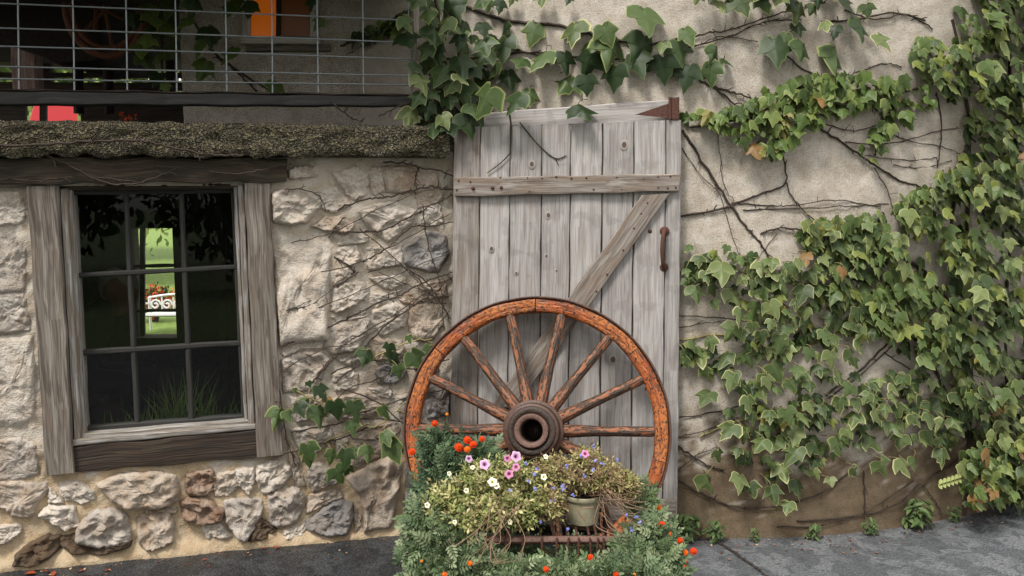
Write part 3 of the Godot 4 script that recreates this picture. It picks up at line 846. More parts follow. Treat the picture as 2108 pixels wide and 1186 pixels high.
# ---------------------------------------------------------------- window
func build_window() -> void:
	var w := thing("barn_window", "nine-pane dark sash window framed in weathered grey timber", "window", on_wall(330, 960))
	var V := func(a: float, b: float) -> Vector2: return Vector2(a, b)
	part("lintel", wall_board(V.call(-90, 322), V.call(592, 326), V.call(590, 374), V.call(-90, 382), 0.045, 0.3, false, 0.005), M.lintel_wood, w)
	part("lintel_packing", wall_board(V.call(-30, 376), V.call(103, 374), V.call(103, 384), V.call(-30, 386), 0.03, 0.08, false, 0.003), M.post_wood, w)
	part("post", wall_board(V.call(54, 384), V.call(118, 381), V.call(152, 974), V.call(94, 979), 0.035, 0.22, true, 0.0018), M.post_wood, w)
	part("post", wall_board(V.call(503, 377), V.call(554, 374), V.call(582, 936), V.call(529, 942), 0.035, 0.22, true, 0.0018), M.post_wood, w)
	part("sill_beam", wall_board(V.call(150, 921), V.call(526, 886), V.call(530, 942), V.call(150, 974), 0.02, 0.24, false, 0.004), M.dark_wood, w)
	# painted casing in two steps
	for e in [[122, 390, 138, 388, 168, 908, 152, 914, 0.012, true], [138, 392, 148, 391, 176, 900, 168, 904, -0.008, true],
			[489, 383, 502, 381, 525, 878, 511, 880, 0.012, true], [480, 386, 489, 384, 511, 874, 503, 876, -0.008, true]]:
		part("casing", wall_board(V.call(e[0], e[1]), V.call(e[2], e[3]), V.call(e[4], e[5]), V.call(e[6], e[7]), e[8], 0.1, e[9], 0.0012), M.trim_paint, w)
	part("casing", wall_board(V.call(150, 905), V.call(525, 873), V.call(525, 885), V.call(150, 919), 0.02, 0.12, false, 0.0012), M.trim_paint, w)
	part("casing", wall_board(V.call(163, 895), V.call(512, 865), V.call(516, 875), V.call(163, 907), 0.0, 0.1, false, 0.0012), M.trim_paint, w)
	part("casing", wall_board(V.call(118, 381), V.call(503, 377), V.call(503, 389), V.call(118, 393), -0.01, 0.1, false, 0.0012), M.dark_wood, w)
	# dark sash
	var sash := Node3D.new(); sash.name = "sash"; w.add_child(sash)
	var off := -0.045
	part("stile", wall_board(V.call(140, 385), V.call(150, 385), V.call(178, 900), V.call(167, 900), off, 0.04, true, 0.0008), M.sash_paint, sash)
	part("stile", wall_board(V.call(474, 380), V.call(486, 380), V.call(508, 875), V.call(498, 876), off, 0.04, true, 0.0008), M.sash_paint, sash)
	part("bottom_rail", wall_board(V.call(160, 880), V.call(510, 854), V.call(512, 872), V.call(160, 900), off + 0.002, 0.042, false, 0.0008), M.sash_paint, sash)
	part("top_rail", wall_board(V.call(135, 385), V.call(490, 380), V.call(490, 398), V.call(135, 402), off + 0.002, 0.042, false, 0.0008), M.sash_paint, sash)
	for e in [[253, 398, 263, 398, 288, 880, 277, 882], [367, 396, 377, 396, 399, 870, 388, 872]]:
		part("muntin", wall_board(V.call(e[0], e[1]), V.call(e[2], e[3]), V.call(e[4], e[5]), V.call(e[6], e[7]), off - 0.002, 0.03, true, 0.0006), M.sash_paint, sash)
	for e in [[150, 563, 486, 546, 486, 555, 150, 573], [158, 722, 494, 702, 494, 712, 158, 733]]:
		part("muntin", wall_board(V.call(e[0], e[1]), V.call(e[2], e[3]), V.call(e[4], e[5]), V.call(e[6], e[7]), off + 0.001, 0.03, false, 0.0006), M.sash_paint, sash)
	# nine panes
	var xs := [[150, 176], [258, 282], [372, 394], [478, 502]]
	var ys := [400, 0, 0, 0]
	var rows := [[400, 396], [568, 550], [727, 707], [884, 858]]
	for r in 3:
		for c in 3:
			var q := []
			for k in [[r, c], [r, c + 1], [r + 1, c + 1], [r + 1, c]]:
				var fx: float = k[1] / 3.0
				var y := lerpf(rows[k[0]][0], rows[k[0]][1], fx)
				var x := lerpf(xs[k[1]][0], xs[k[1]][1], (y - 395.0) / 490.0)
				q.append(on_wall(x, y, off - 0.015))
			var s := Shape.new()
			var a := s.p(q[0]); var b := s.p(q[1]); var d := s.p(q[2]); var e := s.p(q[3])
			s.quad(a, b, d, e)
			part("pane", s.mesh(WALL_NORMAL), M.glass, sash)

# ---------------------------------------------------------------- room behind the window
func build_room() -> void:
	var y_c: float = on_wall(420, 322, 0.10).y
	var zb := -7.5
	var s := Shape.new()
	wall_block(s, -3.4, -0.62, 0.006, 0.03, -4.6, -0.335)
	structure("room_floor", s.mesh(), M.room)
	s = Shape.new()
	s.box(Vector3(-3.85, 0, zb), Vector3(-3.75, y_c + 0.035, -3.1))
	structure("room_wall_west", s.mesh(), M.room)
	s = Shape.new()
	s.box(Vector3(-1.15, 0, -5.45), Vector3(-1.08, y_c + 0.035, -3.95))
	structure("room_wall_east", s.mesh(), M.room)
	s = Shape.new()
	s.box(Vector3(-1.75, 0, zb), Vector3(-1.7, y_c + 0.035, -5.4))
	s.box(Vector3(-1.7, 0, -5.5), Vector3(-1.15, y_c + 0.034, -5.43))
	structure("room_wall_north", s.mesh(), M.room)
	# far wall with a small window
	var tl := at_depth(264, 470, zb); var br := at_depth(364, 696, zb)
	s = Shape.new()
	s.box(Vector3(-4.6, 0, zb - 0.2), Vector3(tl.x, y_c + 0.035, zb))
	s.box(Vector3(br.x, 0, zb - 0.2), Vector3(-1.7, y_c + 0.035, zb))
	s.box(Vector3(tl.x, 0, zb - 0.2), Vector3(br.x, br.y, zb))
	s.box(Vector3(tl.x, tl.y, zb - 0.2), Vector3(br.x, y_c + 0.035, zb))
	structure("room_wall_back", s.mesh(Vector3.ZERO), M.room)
	var w := thing("far_window", "small far window at the back of the dark room, seen through the panes", "window", Vector3((tl.x + br.x) / 2, br.y, zb - 0.1))
	for e in [[287, 462, 297, 462, 297, 700, 287, 700, true], [258, 545, 368, 543, 368, 550, 258, 552, false], [258, 638, 368, 636, 368, 642, 258, 644, false]]:
		var q := []
		for k in 4: q.append(at_depth(e[k * 2], e[k * 2 + 1], zb - 0.1))
		part("glazing_bar", board(q[0], q[1], q[3], q[2], Vector3(0, 0, 1), 0.03) if e[8] else board(q[0], q[3], q[1], q[2], Vector3(0, 0, 1), 0.03), M.planks_dark, w)
	# grass in a trough behind the lower panes
	var bx := on_wall(375, 880, -0.42)
	var t := thing("grass_trough", "tuft of green grass blades in a trough behind the lower window panes", "plant", Vector3(bx.x, 0.0, bx.z))
	s = Shape.new()
	var top: float = bx.y - 0.02
	wall_block(s, wall_uv(bx).x - 0.36, wall_uv(bx).x + 0.36, 0.03, top, -0.56, -0.36)
	part("trough", s.mesh(), M.planks_dark, t)
	var xf := []; var cols := []
	for k in 520:
		var u := rng.randf_range(-0.34, 0.34)
		var dense := exp(-pow((u - 0.02) / 0.17, 2.0))
		if rng.randf() > dense + 0.15: continue
		var base := wall_at(Vector2(wall_uv(bx).x + u, top), rng.randf_range(-0.54, -0.38))
		var b := Basis.from_euler(Vector3(rng.randf_range(-0.35, 0.35), rng.randf() * TAU, rng.randf_range(-0.5, 0.5)))
		var h := rng.randf_range(0.06, 0.2) * (0.5 + dense)
		xf.append(Transform3D(b.scaled_local(Vector3(0.9, h, 0.3 * h)), base))
		var g := rng.randf()
		cols.append(lin(62, 92, 36).lerp(lin(120, 146, 66), g))
	scatter("grass_blades", blade_mesh(), M.soft_leaf, xf, cols, t)
	build_person()

func blade_mesh() -> ArrayMesh:
	var s := Shape.new()
	for i in 6:
		var t := i / 5.0
		var w := 0.005 * (1.0 - t * 0.95)
		s.p(Vector3(-w, t, t * t)); s.p(Vector3(w, t, t * t))
	for i in 5: s.quad(i * 2, i * 2 + 1, i * 2 + 3, i * 2 + 2)
	return s.mesh(Vector3(0, 0, 1))

# signed distance to a chain of tapered capsules joined smoothly, meshed as surface nets
func flesh(s: Shape, bones: Array, cell: float, blend: float, colour: Callable) -> void:
	var lo := Vector3.INF; var hi := -Vector3.INF
	for b in bones:
		var r := maxf(b[2], b[3]) + cell * 2 + 0.01
		for q in [b[0], b[1]]:
			lo = lo.min(q - Vector3.ONE * r); hi = hi.max(q + Vector3.ONE * r)
	var n := Vector3i(((hi - lo) / cell).ceil()) + Vector3i.ONE
	var f := PackedFloat32Array(); f.resize(n.x * n.y * n.z)
	for z in n.z:
		for y in n.y:
			for x in n.x:
				var p := lo + Vector3(x, y, z) * cell
				var d := 1e3
				for b in bones:
					var a: Vector3 = b[0]; var ab: Vector3 = b[1] - a
					var t := clampf((p - a).dot(ab) / maxf(ab.length_squared(), 1e-9), 0, 1)
					var e: float = (p - a - ab * t).length() - lerpf(b[2], b[3], t)
					var h := clampf(0.5 + 0.5 * (d - e) / blend, 0, 1)
					d = lerpf(d, e, h) - blend * h * (1 - h)
				f[(z * n.y + y) * n.x + x] = d
	var at := {}
	var st := [1, n.x, n.x * n.y]
	for z in n.z - 1:
		for y in n.y - 1:
			for x in n.x - 1:
				var i := (z * n.y + y) * n.x + x
				var sum := Vector3.ZERO; var k := 0
				for e in [[0, 1, 0], [0, 2, 1], [0, 4, 2], [1, 3, 1], [1, 5, 2], [2, 3, 0], [2, 6, 2], [3, 7, 2], [4, 5, 0], [4, 6, 1], [5, 7, 1], [6, 7, 0]]:
					var oa := Vector3(e[0] & 1, (e[0] >> 1) & 1, e[0] >> 2); var ob := Vector3(e[1] & 1, (e[1] >> 1) & 1, e[1] >> 2)
					var fa := f[i + int(oa.x) + int(oa.y) * st[1] + int(oa.z) * st[2]]; var fb := f[i + int(ob.x) + int(ob.y) * st[1] + int(ob.z) * st[2]]
					if (fa < 0) != (fb < 0):
						sum += oa.lerp(ob, fa / (fa - fb)); k += 1
				if k > 0:
					var p := lo + (Vector3(x, y, z) + sum / k) * cell
					at[i] = s.p(p, Vector2.ZERO, colour.call(p))
	for z in range(1, n.z - 1):
		for y in range(1, n.y - 1):
			for x in range(1, n.x - 1):
				var i := (z * n.y + y) * n.x + x
				for ax in 3:
					if (f[i] < 0) != (f[i + st[ax]] < 0):
						var u: int = st[(ax + 1) % 3]; var w: int = st[(ax + 2) % 3]
						var q := [at[i], at[i - u], at[i - u - w], at[i - w]]
						if f[i] < 0: s.quad(q[0], q[1], q[2], q[3])
						else: s.quad(q[3], q[2], q[1], q[0])

func build_person() -> void:
	# seated in the dark room, bowed forward, facing towards the far window's side
	var head := at_depth(241, 604, -5.0)
	var o := Vector3(head.x - 0.30, 0.0, head.z)
	var st := thing("wooden_stool", "low dark stool in the dark room behind the window", "stool", Vector3(o.x, 0.03, o.z))
	var s := Shape.new()
	lathe(s, o + Vector3(0, 0.30, 0), Vector3.UP, [Vector2(0.001, 0), Vector2(0.17, 0), Vector2(0.18, 0.015), Vector2(0.17, 0.035), Vector2(0.001, 0.035)], 20)
	part("seat", s.mesh(), M.planks_dark, st)
	for k in 3:
		s = Shape.new()
		var d := Vector3(cos(k * TAU / 3), 0, sin(k * TAU / 3))
		tube(s, PackedVector3Array([o + d * 0.1 + Vector3(0, 0.31, 0), o + d * 0.16 + Vector3(0, 0.03, 0)]), 0.018, 0.014, 8)
		part("leg", s.mesh(), M.planks_dark, st)
	var person := thing("person", "person in dark clothes sitting bowed inside the room, seen through the left panes", "person", Vector3(o.x, 0.03, o.z))
	s = Shape.new()
	var hip := o + Vector3(0, 0.46, 0)
	var chest := o + Vector3(0.13, 0.74, 0)
	var neck := o + Vector3(0.23, 0.86, 0)
	var bones := [[hip + Vector3(0, 0, -0.08), hip + Vector3(0, 0, 0.08), 0.125, 0.125], [hip, chest, 0.13, 0.125], [chest + Vector3(0, 0.03, -0.13), chest + Vector3(0, 0.03, 0.13), 0.075, 0.075], [chest, neck, 0.09, 0.055], [neck, head, 0.052, 0.05]]
	for side in [-1.0, 1.0]:
		var sh := chest + Vector3(0.02, 0.06, 0.17 * side)
		var el := sh + Vector3(-0.06, -0.24, 0.07 * side)
		var wr := el + Vector3(0.04, -0.2, 0.0)
		bones.append([sh, el, 0.055, 0.045]); bones.append([el, wr, 0.044, 0.032])
		var kn := hip + Vector3(0.4, 0.0, 0.1 * side)
		var an := kn + Vector3(0.02, -0.36, 0.0)
		bones.append([hip + Vector3(0, 0, 0.08 * side), kn, 0.085, 0.06]); bones.append([kn, an, 0.058, 0.042])
		bones.append([an + Vector3(-0.03, -0.03, 0), an + Vector3(0.15, -0.04, 0), 0.036, 0.03])
	flesh(s, bones, 0.024, 0.04, func(p: Vector3) -> Color: return lin(26, 25, 27))
	# head and hands on finer grids
	var skin := lin(150, 104, 82)
	var fwd := Vector3(0.86, -0.5, 0.1).normalized()
	var upv := Vector3(0.5, 0.86, 0).normalized()
	var hb := [[head + upv * 0.035 - fwd * 0.015, head + upv * 0.03 + fwd * 0.03, 0.083, 0.075], [head + upv * 0.01 + fwd * 0.045, head - upv * 0.075 + fwd * 0.05, 0.062, 0.038], [head + fwd * 0.105 + upv * 0.012, head + fwd * 0.122 - upv * 0.02, 0.010, 0.016], [head - upv * 0.06 + fwd * 0.085, head - upv * 0.066 + fwd * 0.088, 0.016, 0.014], [head - upv * 0.02 - fwd * 0.02, neck, 0.055, 0.05]]
	for side in [-1.0, 1.0]:
		var ear: Vector3 = head + Vector3(0, 0, 0.08 * side) - fwd * 0.01
		hb.append([ear + upv * 0.015, ear - upv * 0.02, 0.014, 0.01])
	flesh(s, hb, 0.009, 0.018, func(p: Vector3) -> Color: return skin)
	for side in [-1.0, 1.0]:
		var wr := chest + Vector3(0.0, -0.38, 0.24 * side)
		var fingers := [[wr, wr + Vector3(0.012, -0.07, 0), 0.03, 0.032]]
		for k in 4:
			var r0 := wr + Vector3(0.012 + (0.028 - 0.019 * k), -0.085, 0)
			var r1 := r0 + Vector3(0.0, -0.035 + absf(k - 1.2) * 0.004, -0.012 * side)
			fingers.append([r0 + Vector3(0, 0.03, 0), r1, 0.0105, 0.0095]); fingers.append([r1, r1 + Vector3(0, -0.028, -0.014 * side), 0.0095, 0.008])
		fingers.append([wr + Vector3(0.03, -0.03, 0), wr + Vector3(0.055, -0.075, -0.01 * side), 0.012, 0.009])
		flesh(s, fingers, 0.006, 0.006, func(p: Vector3) -> Color: return skin)
	part("body", s.mesh(Vector3.ZERO, true), M.petal, person)
	s = Shape.new()
	flesh(s, [[head + upv * 0.05 - fwd * 0.045, head + upv * 0.075 + fwd * 0.03, 0.077, 0.058], [head - fwd * 0.05, head + upv * 0.04 - fwd * 0.06, 0.06, 0.06]], 0.012, 0.02, func(p: Vector3) -> Color: return lin(186, 178, 168))
	part("hair", s.mesh(Vector3.ZERO, true), M.petal, person)

# ---------------------------------------------------------------- garden seen through the far window and the porch
func build_garden() -> void:
	var z := -9.3
	var k0 := 0.42
	var L := Vector3(at_depth(308, 640, z).x, 0.012, z)
	var bench := thing("garden_bench", "low white scrolled iron bench on the lawn, seen through both windows", "bench", L)
	var add := func(called: String, pts: Array, r: float) -> void:
		var s := Shape.new()
		var q := []
		for p in pts: q.append(L + p * k0)
		tube(s, smooth_path(q, 6), r * k0, r * k0, 6)
		part(called, s.mesh(), M.white_iron, bench)
	var R := 1.3
	add.call("top_rail", [Vector3(0, 0.82, 0), Vector3(0.65, 0.9, 0), Vector3(R, 0.82, 0)], 0.03)
	add.call("seat_rail", [Vector3(0, 0.42, 0.02), Vector3(R, 0.42, 0.02)], 0.03)
	for k in 5:
		var x := 0.03 + k * 0.28
		var sp := []
		for i in 15:
			var a := i * 0.62
			var r := 0.13 - i * 0.0075
			sp.append(Vector3(x + 0.12 + cos(a) * r, 0.64 + sin(a) * r, 0))
		add.call("scroll", sp, 0.024)
		add.call("back_bar", [Vector3(x, 0.42, 0), Vector3(x, 0.83, 0)], 0.02)
	for x in [0.0, R]:
		add.call("leg", [Vector3(x, 0.01, -0.05), Vector3(x, 0.42, 0), Vector3(x, 0.82, 0)], 0.03)
		add.call("leg", [Vector3(x, 0.01, 0.5), Vector3(x + 0.02, 0.42, 0.45)], 0.03)
		add.call("arm", [Vector3(x, 0.66, 0), Vector3(x, 0.7, 0.25), Vector3(x, 0.6, 0.45), Vector3(x, 0.42, 0.45)], 0.024)
	for k in 6:
		add.call("seat_slat", [Vector3(0, 0.44, 0.05 + k * 0.08), Vector3(R, 0.44, 0.05 + k * 0.08)], 0.034)
	# red-leaved bush behind the bench and green shrubs further back
	leafy_bush("flower_bush", "bush covered in orange-red flowers behind the white bench", Vector3(at_depth(318, 620, -9.9).x, 0, -9.9), Vector3(0.34, 0.46, 0.25), 700, [lin(196, 62, 36), lin(222, 92, 50), lin(70, 98, 40), lin(86, 112, 50)], 0.04)
	leafy_bush("garden_shrub", "pale green shrub on the lawn beyond the porch, below the hopper", Vector3(-6.0, 0, -13.5), Vector3(1.6, 3.4, 1.2), 1800, [lin(120, 140, 70), lin(150, 164, 96), lin(96, 118, 54)], 0.13)
	leafy_bush("garden_shrub", "tall light green shrub beyond the porch beside the concrete annex", Vector3(-4.7, 0, -15.5), Vector3(1.3, 4.6, 1.2), 2000, [lin(150, 162, 104), lin(176, 184, 130), lin(110, 128, 64)], 0.13)
	leafy_bush("garden_tree", "large pale green tree filling the view behind the hopper", Vector3(-9.2, 0, -17.0), Vector3(2.6, 7.5, 1.6), 4200, [lin(104, 122, 66), lin(132, 146, 88), lin(80, 98, 50)], 0.24)
	leafy_bush("garden_tree", "large yellow-green tree behind the iron wheel hoop", Vector3(-6.6, 0, -18.0), Vector3(2.2, 8.0, 1.6), 4200, [lin(116, 130, 74), lin(144, 154, 98), lin(90, 106, 56)], 0.24)
	# red fabric canopy behind the porch
	var p0 := at_depth(58, 252, -10.0); var p1 := at_depth(158, 252, -10.0)
	var tent := thing("red_canopy", "bright red fabric canopy seen between the fence rail and the ledge", "canopy", Vector3((p0.x + p1.x) / 2, 0, -10.4))
	var s := Shape.new()
	var yb := p0.y - 0.05; var yt: float = at_depth(100, 214, -10.0).y
	var xm := (p0.x + p1.x) / 2
	var ring0 := PackedVector3Array([Vector3(p0.x, yb, -10.0), Vector3(p0.x + 0.03, yt, -10.1), Vector3(p1.x - 0.03, yt, -10.1), Vector3(p1.x, yb, -10.0)])
	var ring1 := PackedVector3Array()
	for q in ring0: ring1.append(q + Vector3(-0.2, 0, -0.35))
	s.skin([ring0, ring1])
	part("fabric", s.mesh(Vector3.ZERO, false, true), M.red_cloth, tent)
	for x in [p0.x + 0.03, p1.x - 0.03]:
		for zz in [-10.1, -10.3]:
			s = Shape.new()
			tube(s, PackedVector3Array([Vector3(x, 0.01, zz), Vector3(x, yb + 0.02, zz)]), 0.02, 0.02, 8)
			part("pole", s.mesh(), M.wire, tent)

func leafy_bush(called: String, label: String, base: Vector3, size: Vector3, count: int, tones: Array, leaf: float) -> void:
	var b := thing(called, label, "shrub", base)
	var s := Shape.new()
	for k in 7:
		var d := Vector3(rng.randf_range(-1, 1), 0, rng.randf_range(-1, 1)) * 0.5
		tube(s, smooth_path([base, base + Vector3(d.x * size.x * 0.4, size.y * 0.4, d.z * size.z * 0.4), base + Vector3(d.x * size.x, size.y * 0.85, d.z * size.z)], 4), 0.03, 0.008, 5)
	part("stem", s.mesh(), M.bark, b)
	var xf := []; var cols := []
	for k in count:
		var d := Vector3(rng.randfn(), rng.randfn(), rng.randfn()).normalized()
		var r := pow(rng.randf(), 0.35) * (0.8 + 0.25 * relief.get_noise_3d(d.x * 2 + base.x, d.y * 2, d.z * 2))
		var p := base + Vector3(d.x * size.x * r, size.y * 0.52 + d.y * size.y * 0.5 * r, d.z * size.z * r)
		xf.append(Transform3D(Basis.from_euler(Vector3(rng.randf_range(-1.2, 0.4), rng.randf() * TAU, rng.randf_range(-0.6, 0.6))).scaled(Vector3.ONE * leaf * rng.randf_range(0.6, 1.3)), p))
		cols.append(tones[rng.randi() % tones.size()] * rng.randf_range(0.8, 1.15))
	scatter("foliage", petal_mesh(), M.soft_leaf, xf, cols, b)

# ---------------------------------------------------------------- plank door
var DOOR_POINT := Vector3(-0.26, 0, -3.88)
var DOOR_NORMAL := Vector3(-0.0915, 0, 0.9958)

func on_door(px: float, py: float, off := 0.0) -> Vector3:
	return on_plane(px, py, DOOR_POINT + DOOR_NORMAL * off, DOOR_NORMAL)

func door_board(e: Array, off: float, th: float, upright: bool, jit := 0.0012) -> ArrayMesh:
	var a := on_door(e[0], e[1], off); var b := on_door(e[2], e[3], off); var c := on_door(e[4], e[5], off); var d := on_door(e[6], e[7], off)
	return board(a, b, d, c, DOOR_NORMAL, th, jit) if upright else board(a, d, b, c, DOOR_NORMAL, th, jit)

func build_door() -> void:
	var d := thing("plank_door", "weathered grey plank door with a diagonal brace, leaning against the silo", "door", on_door(1160, 1085))
	var top := [933, 989, 1050.5, 1116, 1175, 1241, 1306, 1371.5, 1404]
	var low := [925, 981, 1043, 1108, 1168, 1233, 1298, 1363, 1395]
	for i in 8:
		var yt0 := lerpf(262, 247, (top[i] - 933) / 471.0) + rng.randf_range(-2, 2)
		var yt1 := lerpf(262, 247, (top[i + 1] - 933) / 471.0)
		var g := 0.9
		part("plank", door_board([top[i] + g, yt0, top[i + 1] - g, yt1, low[i + 1] - g, 1080 + rng.randf_range(-3, 3), low[i] + g, 1080], rng.randf_range(-0.002, 0.002), 0.024, true, 0.0013), M.door_wood[[2, 1, 0, 0, 1, 0, 1, 0][i]], d)
	part("cross_board", door_board([996, 232, 1379, 205, 1381, 252, 996, 262], -0.03, 0.025, false), M.door_wood[1], d)
	part("batten", door_board([935, 366, 1401, 357, 1397, 394, 935, 405], 0.024, 0.023, false, 0.002), M.batten_wood, d)
	part("batten", door_board([930, 1036, 1392, 1030, 1390, 1072, 928, 1078], 0.024, 0.023, false, 0.002), M.batten_wood, d)
	part("brace", door_board([1322, 402, 1380, 398, 1062, 838, 1010, 838], 0.0225, 0.021, true, 0.0015), M.batten_wood, d)
	# ironwork
	var s := Shape.new()
	var hinge := Node3D.new(); hinge.name = "hinge"; d.add_child(hinge)
	var q := [on_door(1308, 236, 0.0), on_door(1379, 212, 0.0), on_door(1379, 243, 0.0)]
	var r0 := PackedVector3Array(); var r1 := PackedVector3Array()
	for k in q: r0.append(k); r1.append(k - DOOR_NORMAL * 0.006)
	s.skin([r0, r1])
	part("strap", s.mesh(Vector3.ZERO, false, true), M.rust, hinge)
	part("plate", door_board([1380, 201, 1399, 200, 1399, 246, 1380, 246], 0.003, 0.03, true, 0.0005), M.rust, hinge)
	s = Shape.new()
	tube(s, PackedVector3Array([on_door(1379, 200, 0.006), on_door(1379, 246, 0.006)]), 0.006, 0.006, 8)
	part("pin", s.mesh(), M.rust, hinge)
	var handle := Node3D.new(); handle.name = "handle"; d.add_child(handle)
	s = Shape.new()
	for e in [[1368, 476, 0.020], [1367, 550, 0.018]]:
		var pr := []
		for w in [0.0, 0.6, 1.0]: pr.append(w)
		lathe(s, on_door(e[0], e[1], 0.0), DOOR_NORMAL, [Vector2(0.0008, 0.006), Vector2(e[2] * 0.7, 0.006), Vector2(e[2], 0.003), Vector2(e[2], -0.001)], 16)
	part("plate", s.mesh(DOOR_NORMAL), M.rust, handle)
	s = Shape.new()
	tube(s, smooth_path([on_door(1368, 474, 0.004), on_door(1366, 482, 0.03), on_door(1363, 512, 0.04), on_door(1365, 542, 0.03), on_door(1367, 550, 0.004)], 6), 0.0085, 0.0085, 10)
	part("grip", s.mesh(), M.rust, handle)
	# nails and bolts
	s = Shape.new()
	for k in [[944, 372], [968, 374], [1030, 366], [1086, 366], [1116, 367], [1145, 364], [1176, 367], [1207, 366], [1270, 365], [1355, 364], [1380, 363], [940, 391], [1355, 386], [1375, 387], [1391, 386], [1090, 394], [1222, 390], [1280, 390], [1325, 369]]:
		lathe(s, on_door(k[0], k[1], 0.024), DOOR_NORMAL, [Vector2(0.0006, 0.003), Vector2(0.0035, 0.002), Vector2(0.0045, -0.002)], 7)
	for k in [[974, 388], [1014, 387], [1032, 386]]:
		lathe(s, on_door(k[0], k[1], 0.024), DOOR_NORMAL, [Vector2(0.0008, 0.007), Vector2(0.006, 0.006), Vector2(0.009, -0.002)], 10)
	for k in [[1338, 476]]:
		lathe(s, on_door(k[0], k[1], 0.0), DOOR_NORMAL, [Vector2(0.0008, 0.006), Vector2(0.008, 0.005), Vector2(0.011, -0.002)], 10)
	for k in [[1320, 440], [1305, 470], [1283, 515], [1250, 565], [1228, 600], [1333, 418]]:
		lathe(s, on_door(k[0], k[1], 0.0225), DOOR_NORMAL, [Vector2(0.0006, 0.003), Vector2(0.004, 0.002), Vector2(0.005, -0.002)], 7)
	part("nails", s.mesh(DOOR_NORMAL), M.rust, d)
	# knots: a pale ring of wood round a dark core
	for k in [[1129, 443, 10], [1125, 527, 7], [1222, 546, 9], [1285, 298, 13], [1063, 562, 6], [1262, 740, 14], [1095, 338, 11], [1012, 512, 9], [1146, 557, 5], [1330, 800, 8]]:
		var a := on_door(k[0], k[1], 0.0)
		var kn := Node3D.new(); kn.name = "knot"; d.add_child(kn, true)
		var rr: float = k[2] / 700.0
		s = Shape.new()
		var c := s.p(a + DOOR_NORMAL * 0.0035)
		for i in 14:
			var w := TAU * i / 14
			s.p(a + Vector3(cos(w) * rr * 0.55, sin(w) * rr * 0.7, 0) + DOOR_NORMAL * 0.0032)
		for i in 14: s.tri(c, 1 + i, 1 + (i + 1) % 14)
		part("core", s.mesh(DOOR_NORMAL), M.end_knot, kn)
		s = Shape.new()
		for i in 14:
			var w := TAU * i / 14
			s.p(a + Vector3(cos(w) * rr * 0.52, sin(w) * rr * 0.66, 0) + DOOR_NORMAL * 0.0034)
			s.p(a + Vector3(cos(w) * rr, sin(w) * rr * 1.25, 0) + DOOR_NORMAL * 0.0016)
		for i in 14: s.quad(i * 2, i * 2 + 1, ((i + 1) % 14) * 2 + 1, ((i + 1) % 14) * 2)
		part("ring", s.mesh(DOOR_NORMAL), M.knot_ring, kn)
	# dry vine that has crept over its top
	for e in [[[1046, 222, 1052, 262, 1050, 318], 2.2], [[1050, 316, 1030, 336, 1003, 356], 1.4], [[1070, 252, 1108, 298, 1143, 326, 1166, 320], 1.4], [[1143, 326, 1150, 340], 1.0]]:
		var pts := []
		for k in range(0, e[0].size(), 2): pts.append(on_door(e[0][k], e[0][k + 1], 0.006))
		s = Shape.new()
		tube(s, smooth_path(pts, 5), e[1] / 480.0, e[1] / 700.0, 5, 0.2)
		tag(part("dry_tendril", s.mesh(), M.bark), {1.0: "shortest dry tendril hooked at the end of another on the door", 2.2: "thick dry vine tendril hanging straight down over the top of the door"}.get(e[1], "thin dry tendril curving left across the door top" if e[0][0] == 1050 else "thin dry tendril curving right across the door top"), "tendril", "dry tendrils on the door")

